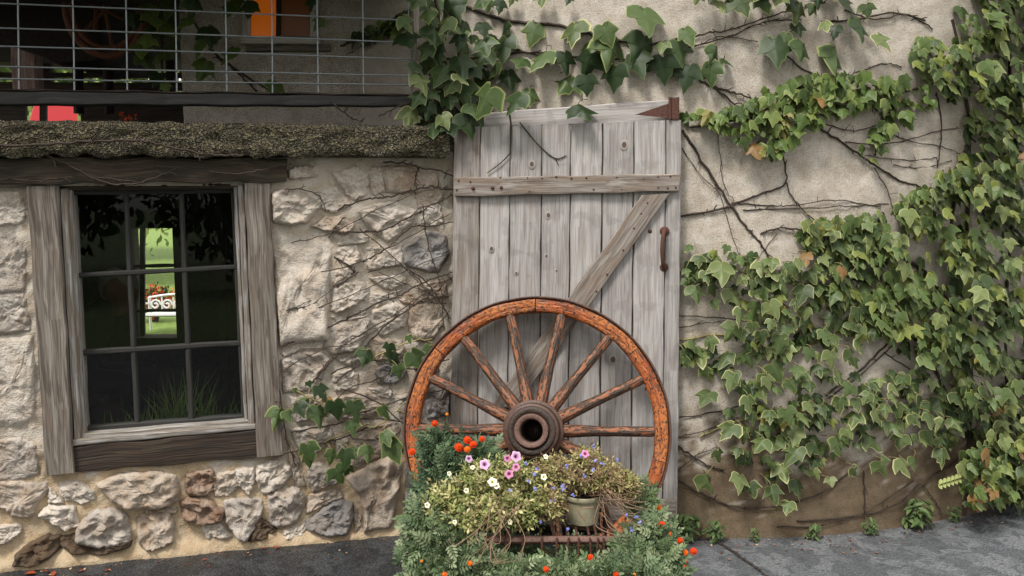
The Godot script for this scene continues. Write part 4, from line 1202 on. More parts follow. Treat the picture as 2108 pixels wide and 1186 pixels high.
# ---------------------------------------------------------------- wagon wheel
func build_wheel() -> void:
	var R := 0.548
	var lean := 0.25
	var B := Basis(Vector3.UP, -0.14) * Basis(Vector3.RIGHT, -lean)
	var c0 := at_depth(1102, 888, -3.65)
	var C := Vector3(c0.x, R * cos(lean) + 0.004, c0.z)
	var T := Transform3D(B, C)
	var w := thing("wagon_wheel", "old orange painted wooden wagon wheel leaning against the plank door", "wheel", Vector3(C.x, 0, C.z + 0.13))
	var X := B.x; var Y := B.y; var Z := B.z
	var arc := func(s: Shape, a0: float, a1: float, prof: Array, seg: int, closed: bool, wob: float) -> void:
		var rings := []
		for i in seg + 1:
			var a := lerpf(a0, a1, float(i) / seg)
			var ring := PackedVector3Array()
			for q in prof:
				var r: float = q.x + wob * sin(a * 23.0 + q.y * 90.0) + wob * sin(a * 11.0)
				ring.append(C + (X * sin(a) + Y * cos(a)) * r + Z * (q.y + wob * sin(a * 17.0 + q.x * 40)))
			rings.append(ring)
		s.skin(rings, true, closed)
	var s := Shape.new()
	arc.call(s, 0.0, TAU, [Vector2(R - 0.011, -0.031), Vector2(R - 0.011, 0.031), Vector2(R - 0.002, 0.033), Vector2(R, 0.029), Vector2(R, -0.029), Vector2(R - 0.002, -0.033)], 110, false, 0.0005)
	part("tyre", s.mesh(), M.tyre, w)
	var ri := R - 0.066; var ro := R - 0.0115
	for k in 7:
		s = Shape.new()
		var a0 := TAU * k / 7.0 - 0.025; var gap := 0.0035
		arc.call(s, a0 + gap, a0 + TAU / 7.0 - gap, [Vector2(ri + 0.010, -0.027), Vector2(ri, -0.017), Vector2(ri, 0.017), Vector2(ri + 0.010, 0.027), Vector2(ro - 0.004, 0.029), Vector2(ro, 0.025), Vector2(ro, -0.025), Vector2(ro - 0.004, -0.029)], 18, true, 0.0012)
		part("felloe", s.mesh(), M.wheel_rim, w)
	for k in 14:
		s = Shape.new()
		var a := TAU * k / 14.0 + 0.199
		var d := X * sin(a) + Y * cos(a)
		var side := d.cross(Z)
		var rings := []
		for i in 15:
			var t := i / 14.0
			var r := lerpf(0.085, ri + 0.012, t)
			var rad := lerpf(0.028, 0.0205, smoothstep(0.0, 0.5, t)) * (0.86 if t > 0.985 else 1.0) + rng.randf_range(-0.0008, 0.0008)
			var dish := lerpf(0.05, 0.0, t)
			var ring := PackedVector3Array()
			for j in 12:
				var b := TAU * j / 12
				ring.append(C + d * r + Z * (dish + sin(b) * rad * 1.15) + side * cos(b) * rad)
			rings.append(ring)
		s.skin(rings)
		part("spoke", s.mesh(), M.wheel_spoke, w)
	var hub := Node3D.new(); hub.name = "hub"; w.add_child(hub)
	s = Shape.new()
	lathe(s, C, Z, [Vector2(0.044, -0.11), Vector2(0.075, -0.11), Vector2(0.082, -0.10), Vector2(0.095, -0.03), Vector2(0.110, 0.0), Vector2(0.114, 0.08), Vector2(0.108, 0.095), Vector2(0.104, 0.11), Vector2(0.096, 0.135), Vector2(0.090, 0.142), Vector2(0.074, 0.142), Vector2(0.070, 0.13), Vector2(0.045, 0.13), Vector2(0.043, 0.12), Vector2(0.043, 0.0), Vector2(0.0008, -0.002)], 48)
	part("nave", s.mesh(), M.hub, hub)
	for e in [[0.112, 0.122, 0.068, 0.088], [0.098, 0.106, 0.118, 0.132]]:
		s = Shape.new()
		lathe(s, C, Z, [Vector2(e[0], e[2]), Vector2(e[1], e[2] + 0.001), Vector2(e[1] + 0.001, (e[2] + e[3]) / 2), Vector2(e[1], e[3] - 0.001), Vector2(e[0] - 0.004, e[3])], 48)
		part("band", s.mesh(), M.tyre, hub)
	s = Shape.new()
	lathe(s, C, Z, [Vector2(0.066, 0.12), Vector2(0.068, 0.150), Vector2(0.064, 0.156), Vector2(0.050, 0.152), Vector2(0.045, 0.144), Vector2(0.0435, 0.06)], 48)
	part("hub_ring", s.mesh(), M.rust_pale, hub)

# ---------------------------------------------------------------- ivy
var LEAVES := {}

func leaf_mesh(inner: Color, edge: Color, lobe: float, fold: float, sd: int, rim := 0.86) -> ArrayMesh:
	var half := [Vector2(0.0, 0.0), Vector2(0.13, 0.13), Vector2(0.30, 0.15), Vector2(0.42, 0.06), Vector2(0.51, -0.14), Vector2(0.63, -0.47), Vector2(0.44, -0.44), Vector2(0.25 + 0.16 * (1 - lobe), -0.47), Vector2(0.26, -0.64), Vector2(0.15, -0.84), Vector2(0.0, -1.08)]
	var r := RandomNumberGenerator.new(); r.seed = sd
	var out := PackedVector2Array()
	for i in half.size(): out.append(half[i] * r.randf_range(0.88, 1.1) if i > 0 and i < 10 else half[i])
	for i in range(9, 0, -1): out.append(Vector2(-half[i].x, half[i].y) * r.randf_range(0.86, 1.12))
	var s := Shape.new()
	var bend := r.randf_range(-0.15, 0.15)
	var place := func(q: Vector2) -> Vector3:
		var x := absf(q.x)
		var z := -fold * x + fold * 0.5 * x * x - 0.22 * pow(maxf(0.0, -q.y - 0.3), 2.0) + 0.05 * sin(q.y * 7.0 + x * 8.0) * x * 2.0 + bend * q.x * q.y
		return Vector3(q.x, q.y, z)
	var c := Vector2(0, -0.36)
	var ci := s.p(place.call(c), Vector2.ZERO, inner)
	var n := out.size()
	var vein := inner.lerp(edge, 0.16)
	for f in [0.5, rim, 1.0]:
		for i in n:
			var q: Vector2 = c.lerp(out[i], f)
			var col := inner if f < 0.99 else edge
			if f == 0.5 and (i == 0 or i == 5 or i == 10 or i == 15): col = vein
			s.p(place.call(q), Vector2.ZERO, col)
	for i in n:
		var j := (i + 1) % n
		s.tri(ci, 1 + i, 1 + j)
		for k in 2: s.quad(1 + k * n + i, 1 + (k + 1) * n + i, 1 + (k + 1) * n + j, 1 + k * n + j)
	return s.mesh(Vector3(0, 0, 1), true)

func make_leaves() -> void:
	var sets := {
		"edged": [[lin(69, 83, 47), lin(178, 175, 120)], [lin(84, 98, 56), lin(188, 183, 131)], [lin(56, 71, 39), lin(160, 158, 103)], [lin(97, 108, 66), lin(192, 187, 137)], [lin(77, 93, 54), lin(137, 142, 85)]],
		"glossy": [[lin(43, 59, 32), lin(86, 100, 51)], [lin(57, 74, 41), lin(113, 125, 69)], [lin(35, 50, 27), lin(64, 79, 42)], [lin(72, 89, 50), lin(144, 149, 91)]],
		"fresh": [[lin(73, 91, 42), lin(108, 121, 61)], [lin(88, 106, 52), lin(129, 138, 76)], [lin(59, 76, 36), lin(93, 106, 53)], [lin(101, 115, 60), lin(145, 149, 88)]],
		"faded": [[lin(112, 109, 55), lin(160, 144, 83)], [lin(118, 90, 52), lin(135, 99, 64)]],
		"mixed": [[lin(69, 85, 46), lin(113, 121, 70)], [lin(86, 102, 58), lin(147, 150, 97)], [lin(54, 70, 37), lin(90, 102, 55)], [lin(106, 117, 69), lin(163, 162, 109)], [lin(111, 119, 58), lin(147, 147, 83)], [lin(82, 100, 53), lin(126, 134, 79)]]}
	var sd := 1
	for k in sets:
		LEAVES[k] = []
		for c in sets[k]:
			for j in 3:
				sd += 1
				LEAVES[k].append(leaf_mesh(c[0], c[1], [1.0, 0.7, 0.35][j] if k != "fresh" else 0.45, 0.22 + 0.4 * (sd % 4) / 3.0, sd, [0.86, 0.92, 0.95][j] if k == "edged" else 0.88))

func leaf_basis(n: Vector3, tilt: float, yaw: float, roll: float) -> Basis:
	var z := (n.rotated(Vector3.UP, yaw) * cos(tilt) + Vector3.UP * sin(tilt)).normalized()
	var y := (Vector3.UP - z * z.dot(Vector3.UP)).normalized()
	var b := Basis(y.cross(z), y, z)
	return b * Basis(Vector3(0, 0, 1), roll)

var leaf_spots := []
func put_leaf(parent: Node3D, stems: Shape, base: Vector3, n: Vector3, size: float, kind: String, lift: float, tilt := -1.0) -> void:
	var o := MeshInstance3D.new()
	o.name = "leaf"
	if size < 0.075 and rng.randf() < 0.03: kind = "faded"
	var set_: Array = LEAVES[kind]
	o.mesh = set_[rng.randi() % set_.size()]
	o.material_override = M.leaf
	parent.add_child(o, true)
	var b := leaf_basis(n, rng.randf_range(0.0, 0.95) if tilt < 0 else tilt, rng.randf_range(-0.7, 0.7), rng.randf_range(-0.6, 0.6))
	var at := base + n * lift
	o.transform = Transform3D(b.scaled_local(Vector3(rng.randf_range(0.8, 1.12), rng.randf_range(0.85, 1.1), rng.randf_range(0.6, 1.7)) * size), at + b.y * size * 0.38 - parent.position)
	if stems:
		var start := at + b.y * size * 0.38
		var foot := base + Vector3(rng.randf_range(-0.04, 0.04), rng.randf_range(0.0, 0.06), 0) + n * 0.006
		tube(stems, smooth_path([foot, foot.lerp(start, 0.5) + n * lift * 0.4 + Vector3(0, 0.01, 0), start], 3), 0.0016, 0.0011, 4, 0.0, false)

func vine(stems: Shape, px: Array, r: float, surface: Callable, spurs := true) -> void:
	var pts := []
	for k in range(0, px.size(), 2): pts.append(surface.call(px[k], px[k + 1]))
	var path := smooth_path(pts, 7)
	for i in range(1, path.size() - 1): path[i] += Vector3(rng.randf_range(-1, 1), rng.randf_range(-1, 1), rng.randf_range(0, 0.6)) * 0.0035
	tube(stems, path, r, r * 0.72, 6, 0.22)
	if spurs:
		for i in range(2, path.size() - 1):
			if rng.randf() < 0.33:
				var t := (path[i] - path[i - 1]).normalized()
				var d := (Vector3(rng.randf_range(-1, 1), rng.randf_range(-1, 1), 0.25) + t * 0.6).normalized() * rng.randf_range(0.008, 0.035)
				tube(stems, PackedVector3Array([path[i], path[i] + d * 0.6 + Vector3(0, 0.003, 0), path[i] + d]), r * 0.6, r * 0.35, 4, 0.2)

func poly_of(a: Array) -> PackedVector2Array:
	var p := PackedVector2Array()
	for k in range(0, a.size(), 2): p.append(Vector2(a[k], a[k + 1]))
	return p

func build_ivy() -> void:
	make_leaves()
	var silo := func(x: float, y: float) -> Vector3: return on_silo(x, y, 0.006)
	var wallf := func(x: float, y: float) -> Vector3: return on_wall(x, y, 0.03)
	var zoomed := func(a: Array, ox: float, oy: float, k: float) -> Array:
		var out := []
		for i in range(0, a.size(), 3): out.append([ox + a[i] / k, oy + a[i + 1] / k, a[i + 2] / k])
		return out
	# --- bare stems on the silo, one part each
	var bare := thing("bare_vine", "leafless dark vine stems criss-crossing the pale concrete right of the door", "vine", on_silo(1600, 1080))
	for e in [[[1405, 268, 1450, 340, 1500, 415, 1530, 460, 1565, 500, 1592, 548], 4.0], [[1400, 446, 1480, 430, 1560, 402, 1617, 374, 1605, 300], 3.6], [[1617, 374, 1640, 420, 1700, 470], 2.2], [[1505, 418, 1590, 424, 1640, 422, 1720, 412, 1812, 426], 2.0], [[1530, 432, 1650, 430, 1740, 424, 1830, 420], 1.8], [[1566, 482, 1600, 470, 1652, 472], 3.0],
			[[1690, 265, 1750, 305, 1800, 340, 1850, 370, 1895, 384], 3.6], [[1380, 98, 1440, 72, 1500, 62, 1560, 42, 1630, 20, 1700, 5], 2.6], [[1410, 100, 1500, 76, 1570, 46, 1650, 40], 2.4], [[1440, 92, 1485, 76, 1560, 86], 1.8], [[1440, 165, 1490, 195, 1534, 238], 3.4], [[1470, 178, 1510, 190, 1558, 206], 3.2], [[1615, 112, 1660, 146, 1705, 166, 1760, 150, 1820, 131, 1856, 138], 2.2],
			[[1690, 45, 1760, 42, 1830, 26, 1905, 42], 3.4], [[1740, 20, 1800, 40, 1870, 30, 1920, 60], 2.6], [[1740, 292, 1830, 296, 1930, 270, 1974, 264], 2.0], [[1928, 190, 1938, 260, 1930, 345], 2.2], [[1810, 260, 1870, 290, 1930, 300, 1980, 318], 1.6], [[1780, 320, 1860, 330, 1930, 325], 1.5], [[1700, 255, 1760, 270, 1820, 250], 1.8], [[1840, 340, 1900, 345, 1960, 330], 1.5],
			[[1392, 915, 1440, 950, 1490, 970], 3.0], [[1392, 985, 1450, 1020, 1520, 1045, 1600, 1042, 1680, 1020, 1760, 965], 3.2], [[1640, 1072, 1740, 1066, 1840, 1042, 1900, 992, 1990, 932, 2012, 902, 1962, 858], 2.8], [[1600, 1085, 1700, 1080, 1790, 1050, 1880, 990], 2.0], [[1778, 970, 1780, 1030, 1779, 1070], 2.4], [[1398, 650, 1500, 655, 1560, 668], 1.8], [[1398, 674, 1490, 660], 1.6], [[1396, 860, 1510, 840, 1580, 800], 2.0], [[1396, 900, 1470, 880, 1540, 850], 1.6], [[1700, 815, 1770, 762, 1832, 703], 3.4], [[1706, 820, 1776, 768, 1838, 712], 2.4], [[1820, 725, 1880, 765], 2.0],
			[[1400, 300, 1440, 360, 1480, 400, 1520, 520, 1560, 560], 1.3], [[1470, 240, 1480, 300, 1490, 380, 1515, 418], 1.3], [[1660, 440, 1700, 500, 1720, 540], 1.6], [[1600, 480, 1570, 520, 1540, 560], 1.2], [[1800, 345, 1830, 400, 1840, 440], 1.4], [[1900, 1000, 1930, 1040, 1938, 1060], 1.6], [[1395, 970, 1430, 940, 1480, 920], 1.6]]:
		var s := Shape.new()
		vine(s, e[0], e[1] / 720.0, silo)
		part("stem", s.mesh(), M.bark, bare)
	# --- bare stems on the stone wall
	bare = thing("bare_vine", "thin leafless vine stems straggling over the pale stones beside the door", "vine", on_wall(800, 900, 0.03))
	var z5 := func(a: Array, oy: float) -> Array:
		var out := []
		for i in range(0, a.size(), 2):
			out.append(540 + a[i] / 4.745); out.append(oy + a[i + 1] / 4.745)
		return out
	for e in [[[1180, 110, 1400, 125, 1540, 165, 1700, 190, 1860, 250], 310, 2.2], [[1540, 165, 1500, 240, 1490, 345], 310, 1.8], [[740, 590, 830, 530, 1050, 470, 1230, 455, 1480, 385, 1660, 350, 1760, 380, 1870, 375], 310, 2.4], [[820, 795, 1130, 790, 1300, 720, 1500, 620, 1700, 510, 1860, 430], 310, 2.2], [[1300, 880, 1460, 745, 1680, 730, 1860, 695], 310, 1.8], [[980, 1090, 1130, 1010, 1300, 890], 310, 1.6], [[700, 1040, 800, 1100, 900, 1180, 880, 1220], 310, 2.0], [[650, 850, 720, 740, 810, 650], 310, 1.6], [[220, 380, 420, 385, 560, 450, 620, 600], 310, 1.4],
			[[1030, 100, 1240, 40, 1380, 50, 1600, 190, 1750, 400, 1840, 560], 540, 1.8], [[190, 820, 480, 700, 760, 580, 1120, 400, 1300, 340, 1500, 230, 1700, 150, 1860, 100], 540, 2.4], [[900, 930, 1030, 800, 1150, 670, 1300, 550, 1530, 390, 1700, 280, 1860, 130], 540, 2.4], [[690, 240, 840, 160, 940, 95], 540, 2.0], [[1530, 380, 1800, 405], 540, 1.5], [[700, 1180, 900, 1030, 1060, 900], 540, 1.6], [[480, 1180, 620, 1020, 740, 900], 540, 2.6], [[1400, 40, 1580, 230, 1800, 480], 540, 1.5], [[200, 490, 340, 430, 480, 370], 540, 1.2]]:
		var s := Shape.new()
		vine(s, z5.call(e[0], e[1]), e[2] / 560.0, wallf)
		part("stem", s.mesh(), M.bark, bare)
	for e in [[[680, 770, 760, 740, 840, 760, 925, 740], 1.8], [[600, 890, 680, 875, 760, 862, 925, 880], 2.0], [[640, 840, 740, 850, 830, 820, 925, 800], 1.6], [[555, 945, 620, 925, 690, 905, 760, 880], 2.0], [[700, 800, 780, 830, 860, 900, 925, 920], 1.6], [[560, 700, 575, 800, 590, 900, 610, 960], 1.4], [[640, 640, 740, 600, 830, 560, 925, 520], 1.1], [[660, 560, 740, 540, 820, 500, 925, 440], 1.1], [[690, 720, 790, 660, 880, 600, 928, 570], 1.2], [[740, 470, 800, 520, 870, 590, 925, 650], 1.2], [[600, 500, 680, 480, 760, 440, 850, 400], 1.0], [[780, 560, 850, 590, 925, 610], 1.0], [[590, 760, 660, 720, 740, 700, 830, 640], 1.1], [[650, 860, 720, 800, 800, 770, 870, 700, 925, 640], 1.2], [[870, 420, 880, 500, 905, 580, 915, 680], 1.2], [[590, 640, 650, 620, 720, 560], 1.0]]:
		var s := Shape.new()
		vine(s, e[0], e[1] / 480.0, wallf)
		part("stem", s.mesh(), M.bark, bare)
	# --- stems along the ledge
	bare = thing("bare_vine", "bare brown vine looping along the mossy ledge and lintel", "vine", on_wall(300, 330, 0.12))
	for e in [[[-60, 304, 100, 296, 200, 290, 290, 290, 350, 302, 430, 318, 500, 320], 2.6, 0.125], [[90, 316, 150, 345, 200, 370, 260, 380, 330, 362, 362, 348], 2.4, 0.07], [[200, 366, 260, 372, 300, 378], 1.8, 0.07], [[-40, 366, 60, 372, 150, 366], 1.8, 0.07], [[430, 352, 480, 358, 540, 350, 600, 338], 2.0, 0.07], [[680, 208, 700, 225, 730, 245, 745, 250], 2.2, 0.06], [[780, 240, 830, 215, 900, 205], 1.6, 0.06]]:
		var s := Shape.new()
		vine(s, e[0], e[1] / 480.0, func(x: float, y: float) -> Vector3: return on_wall(x, y, e[2]))
		part("stem", s.mesh(), M.bark, bare)

	# --- ivy over the door
	var iv := thing("ivy_vine", "glossy dark green ivy trailing over the top of the plank door", "ivy", on_silo(1150, 300))
	var st := Shape.new()
	for l in zoomed.call([340,55,180,195,100,110,530,20,110,600,50,70,680,50,90,760,5,80,945,5,110,1105,10,70,240,215,150,65,255,130,390,270,100,470,250,60,545,195,100,555,300,120,710,310,160,250,340,110,130,430,100,400,420,170,590,380,150,815,400,100,880,215,130,935,380,160,1135,215,160,1085,400,130,1225,420,150,1240,310,110,1345,230,130,1375,325,180,1545,295,150,1585,140,190,1530,410,150,1080,530,150,1225,550,120,1390,505,160,735,510,150,560,530,150,420,600,150,270,480,140,600,650,200,785,660,140,860,610,110,1190,705,150,460,790,150,290,770,90,195,700,100,80,740,130,220,820,110,230,600,90,330,650,80,400,500,90,1840,240,120,1790,330,150,1690,450,170,1835,490,150,1985,480,150,2005,350,110,1680,310,80,2090,400,80,120,20,120,60,150,90,150,520,120,330,560,110,480,700,110,340,830,100,120,640,110,180,330,100,500,460,100,640,440,90,700,200,90,620,250,90,300,150,100,420,170,90], 820, 0, 3.1):
		var n := silo_normal(on_silo(l[0], l[1]))
		# where the silo falls back behind the wall end the shoots hang free, forward of the porch corner
		var hang: float = l[0] < 1000
		var p: Vector3 = on_wall(l[0], l[1], rng.randf_range(0.03, 0.12)) if hang else on_silo(l[0], l[1], 0.0)
		if l[1] > 205 and l[0] > 930 and l[0] < 1290: p = on_door(l[0], l[1], 0.02)
		put_leaf(iv, st, p, Vector3(0, 0, 1) if hang else n, l[2] / 480.0 * 1.1, "glossy" if rng.randf() < 0.7 else "edged", 0.03 if hang else rng.randf_range(0.03, 0.09))
	for k in 90:   # deeper leaves in the dense corner by the porch
		var x := rng.randf_range(868, 1010); var y := rng.randf_range(-60, 300)
		if rng.randf() > 1.1 - (x - 868) / 150.0: continue
		put_leaf(iv, null, on_wall(x, y, rng.randf_range(-0.16, 0.0)), Vector3(0.1, 0, 1).normalized(), rng.randf_range(0.06, 0.1), "glossy", 0.0)
	vine(st, [880, 20, 940, 10, 985, 25, 1060, 45, 1140, 50, 1200, 66, 1250, 76, 1320, 92, 1400, 80], 0.008, silo)
	vine(st, [900, 120, 1000, 118, 1090, 108, 1200, 118, 1330, 128, 1460, 160], 0.005, silo)
	vine(st, [985, 60, 1060, 100, 1130, 120], 0.005, silo)
	vine(st, [890, -40, 905, 60, 895, 160, 900, 260], 0.009, func(x: float, y: float) -> Vector3: return on_wall(x, y, -0.05))
	vine(st, [935, -40, 950, 80, 930, 180, 940, 270], 0.008, func(x: float, y: float) -> Vector3: return on_wall(x, y, -0.04))
	part("stems", st.mesh(), M.bark, iv)

	# --- shoots hanging from above, right of the door top
	iv = thing("ivy_vine", "loose ivy shoots hanging from the top of the silo wall, right of the hinge", "ivy", on_silo(1600, 120))
	st = Shape.new()
	for l in zoomed.call([330,40,130,230,40,90,430,20,100,500,10,90,600,70,110,830,25,110,120,5,60,690,10,70,490,250,150,610,255,110,710,140,70,775,160,70,880,150,120,985,210,100,780,280,130,600,140,70,560,30,70,280,-30,110,420,-40,120,560,-50,110,750,-30,100,190,-20,90,660,60,60,920,60,70,540,200,70], 1380, 0, 2.372):
		put_leaf(iv, st, on_silo(l[0], l[1]), silo_normal(on_silo(l[0], l[1])), l[2] / 480.0, "edged" if rng.randf() < 0.5 else "glossy", rng.randf_range(0.05, 0.11))
	part("petioles", st.mesh(), M.petiole, iv)

	# --- small-leaved branch in the middle
	iv = thing("ivy_vine", "branch of small bright green ivy leaves reaching left across bare concrete", "ivy", on_silo(1650, 330))
	st = Shape.new()
	var clump := poly_of([60,560,210,560,300,535,440,470,600,395,850,380,1000,395,1130,395,1260,470,1250,540,1150,600,1060,595,1010,760,960,820,910,730,1000,610,1080,530,900,545,720,570,690,630,560,725,440,780,300,755,320,700,210,625,90,610])
	var left := 270
	while left > 0:
		var q := Vector2(rng.randf_range(60, 1260), rng.randf_range(380, 830))
		if not Geometry2D.is_point_in_polygon(q, clump): continue
		left -= 1
		var p := on_silo(1380 + q.x / 2.372, q.y / 2.372)
		put_leaf(iv, null, p, silo_normal(p), rng.randf_range(18, 33) / 480.0, "fresh", rng.randf_range(0.015, 0.09))
	vine(st, [1420, 262, 1500, 250, 1580, 225, 1680, 195, 1780, 195, 1860, 190, 1930, 170], 0.006, silo)
	vine(st, [1780, 200, 1820, 250, 1800, 320], 0.004, silo)
	part("stems", st.mesh(), M.bark, iv)

	# --- variegated leaves beside the door
	iv = thing("ivy_vine", "pale-edged ivy leaves spreading from the door edge across the silo", "ivy", on_silo(1560, 700))
	st = Shape.new()
	for l in zoomed.call([155,265,90,270,310,140,355,245,90,430,290,80,500,300,90,570,280,90,640,300,70,190,350,90,400,370,70,440,400,80,500,380,90,620,400,120,720,450,120,80,325,50,135,440,120,345,460,130,470,455,100,245,510,70,375,570,120,560,540,130,660,560,80,640,350,90,750,250,90,850,150,100,950,180,130,1085,215,130,1150,200,80,790,80,80,860,320,100,930,330,80,990,340,60,740,560,80,700,620,80,770,640,110,910,610,130,1130,580,110,1020,560,90,330,670,110,500,705,110,600,730,110,640,665,90,850,690,90,900,710,90,960,640,90,1050,665,90,1060,750,100,990,800,120,870,815,110,760,800,100,165,810,140,310,830,130,440,840,120,120,740,80,220,740,90,335,930,120,520,945,90,590,900,120,690,890,90,660,980,90,755,970,90,815,890,90,930,920,90,75,790,60,100,190,60,300,200,60,700,330,90,780,350,90,830,420,110,900,470,100,780,420,100,690,510,80,540,620,80,440,640,70,300,380,90,330,320,80,580,350,100,700,280,90,900,120,80,1000,110,90,1080,150,80,850,60,70,940,30,60], 1380, 440, 2.824):
		put_leaf(iv, st, on_silo(l[0], l[1]), silo_normal(on_silo(l[0], l[1])), l[2] / 480.0 * rng.randf_range(0.8, 1.0), "edged", rng.randf_range(0.04, 0.11))
	vine(st, [1400, 560, 1480, 550, 1560, 570, 1650, 590, 1740, 640], 0.005, silo)
	vine(st, [1400, 700, 1500, 690, 1600, 720, 1700, 700], 0.005, silo)
	part("stems", st.mesh(), M.petiole, iv)

	# --- lower variegated shoots
	iv = thing("ivy_vine", "pale-edged ivy shoots hanging over the stained foot of the silo", "ivy", on_silo(1700, 900))
	st = Shape.new()
	for l in zoomed.call([330,40,110,195,140,130,415,165,120,520,50,90,500,110,110,570,90,80,660,70,90,750,65,90,720,115,90,920,30,90,950,90,100,300,310,150,360,320,80,530,240,100,620,225,110,720,250,90,810,275,110,750,190,100,910,175,110,990,250,110,1110,240,100,540,330,120,470,385,120,680,350,120,650,440,130,800,430,120,900,395,130,580,410,90,610,550,130,790,520,120,910,485,80,975,540,90,1020,405,70,1130,390,130,1260,390,120,1210,300,100,1290,310,90,1130,520,130,1250,510,130,1345,515,100,1435,370,130,1480,470,110,1390,260,120,1480,190,120,1350,160,100,1220,150,90,1090,160,100,210,620,140,370,615,130,450,670,110,535,665,130,710,665,140,620,740,90,440,250,80,390,360,70,350,430,80,260,460,80,1600,330,80,1550,330,70,1680,240,110,1750,290,100,1600,230,90,1860,250,90,1830,340,80,1900,430,90,780,570,70,850,600,70,1000,170,90,1050,130,80,1150,200,90,1260,220,100,1300,250,90,1170,300,90,1420,210,100,1530,140,110,1600,90,110,1280,50,100,1240,90,90,1420,70,90,1500,40,90,1640,30,110,1700,100,100,1750,200,90,1800,290,80,1860,330,90,820,210,90,860,250,90,950,330,80,1520,270,90,1450,290,90], 1380, 760, 2.784):
		put_leaf(iv, st, on_silo(l[0], l[1]), silo_normal(on_silo(l[0], l[1])), l[2] / 480.0 * rng.randf_range(0.8, 1.02), "edged", rng.randf_range(0.04, 0.12))
	vine(st, [1440, 900, 1540, 860, 1640, 850, 1760, 830, 1880, 820, 1990, 850], 0.005, silo)
	part("stems", st.mesh(), M.petiole, iv)

	# smaller, darker leaves close to the wall under both
	for e in [["ivy_vine", "understorey of small dark ivy leaves close to the wall beside the door handle", [1405, 525, 1500, 518, 1640, 540, 1640, 470, 1720, 450, 1800, 480, 1830, 600, 1760, 690, 1700, 725, 1620, 740, 1560, 720, 1540, 640, 1470, 600, 1405, 580], 200], ["ivy_vine", "understorey of small dark ivy leaves close to the wall below the handle", [1405, 690, 1560, 680, 1640, 720, 1770, 700, 1750, 780, 1620, 800, 1600, 860, 1500, 880, 1480, 790, 1405, 740], 70], ["ivy_vine", "understorey of small dark ivy leaves close to the lower right wall", [1480, 850, 1620, 800, 1700, 820, 1850, 760, 2000, 780, 2010, 890, 1930, 920, 1780, 890, 1700, 940, 1600, 990, 1520, 950], 190]]:
		var under := thing(e[0], e[1], "ivy", on_silo(e[2][0], e[2][1]))
		var shape := poly_of(e[2])
		var todo: int = e[3]
		var count := 0
		var more := {}
		var guard := 0
		while count < todo and guard < 20000:
			guard += 1
			var q := Vector2(rng.randf_range(1400, 2015), rng.randf_range(440, 1000))
			if not Geometry2D.is_point_in_polygon(q, shape) or relief.get_noise_2d(q.x * 0.022 + 11, q.y * 0.022) < 0.0: continue
			count += 1
			var p := on_silo(q.x, q.y)
			if count <= 280: put_leaf(under, null, p, silo_normal(p), rng.randf_range(15, 30) / 480.0, "mixed" if rng.randf() < 0.6 else "glossy", rng.randf_range(0.01, 0.06))
			else:
				var k: int = rng.randi() % LEAVES.mixed.size()
				if not more.has(k): more[k] = []
				var bb := leaf_basis(silo_normal(p), rng.randf_range(0.1, 0.8), rng.randf_range(-0.7, 0.7), rng.randf_range(-0.6, 0.6))
				more[k].append(Transform3D(bb.scaled(Vector3.ONE * rng.randf_range(15, 30) / 480.0), p + silo_normal(p) * rng.randf_range(0.01, 0.06)))
		for k in more: scatter("inner_leaves", LEAVES.mixed[k], M.leaf, more[k], [], under)

	# --- the dense mass on the far right
	iv = thing("ivy_vine", "dense curtain of ivy covering the right-hand curve of the silo", "ivy", on_silo(2020, 1040))
	st = Shape.new()
	var mass := poly_of([1985, -60, 1960, 60, 1870, 92, 1856, 165, 1905, 225, 1965, 205, 1992, 300, 1962, 335, 1905, 365, 1825, 425, 1745, 452, 1650, 465, 1640, 505, 1700, 545, 1720, 590, 1690, 600, 1740, 660, 1800, 700, 1835, 690, 1870, 745, 1930, 760, 1950, 860, 1990, 900, 2030, 1030, 2260, 1020, 2260, -60])
	var gaps := [[1880, 520, 40], [1930, 470, 28], [1830, 480, 26], [2020, 330, 16], [1990, 650, 18], [1760, 560, 26], [1905, 300, 40], [2080, 520, 14]]
	var placed := []
	var tries := 0
	while placed.size() < 2900 and tries < 30000:
		tries += 1
		var q := Vector2(rng.randf_range(1640, 2260), rng.randf_range(-60, 1035))
		if not Geometry2D.is_point_in_polygon(q, mass): continue
		var skip := false
		for g in gaps:
			if q.distance_to(Vector2(g[0], g[1])) < g[2] and rng.randf() < 0.9: skip = true
		if skip or relief.get_noise_2d(q.x * 0.02, q.y * 0.012) < -0.26: continue
		placed.append(q)
	var jobs := []
	for q in placed:
		var thick := clampf((q.x - 1700.0) / 330.0, 0.12, 1.0) * (0.75 + 0.5 * relief.get_noise_2d(q.x * 0.012 + 30, q.y * 0.012))
		var lift := rng.randf_range(0.01, 0.05 + 0.2 * thick)
		jobs.append([q, lift])
	jobs.sort_custom(func(a: Array, b: Array) -> bool: return a[1] > b[1])
	var xf := {}
	for i in jobs.size():
		var q: Vector2 = jobs[i][0]
		var p := on_silo(q.x, q.y)
		var n := silo_normal(p)
		var size := rng.randf_range(18, 36) / 480.0
		if i < 290:
			put_leaf(iv, null, p, n, size * 1.15, "mixed", jobs[i][1])
		else:
			var k: int = rng.randi() % LEAVES.mixed.size()
			if not xf.has(k): xf[k] = []
			var b := leaf_basis(n, rng.randf_range(0.1, 0.8), rng.randf_range(-0.7, 0.7), rng.randf_range(-0.6, 0.6))
			xf[k].append(Transform3D(b.scaled_local(Vector3(rng.randf_range(0.8, 1.12), 1.0, rng.randf_range(0.6, 1.7)) * size), p + n * jobs[i][1] + b.y * size * 0.38))
	for k in xf: scatter("inner_leaves", LEAVES.mixed[k], M.leaf, xf[k], [], iv)
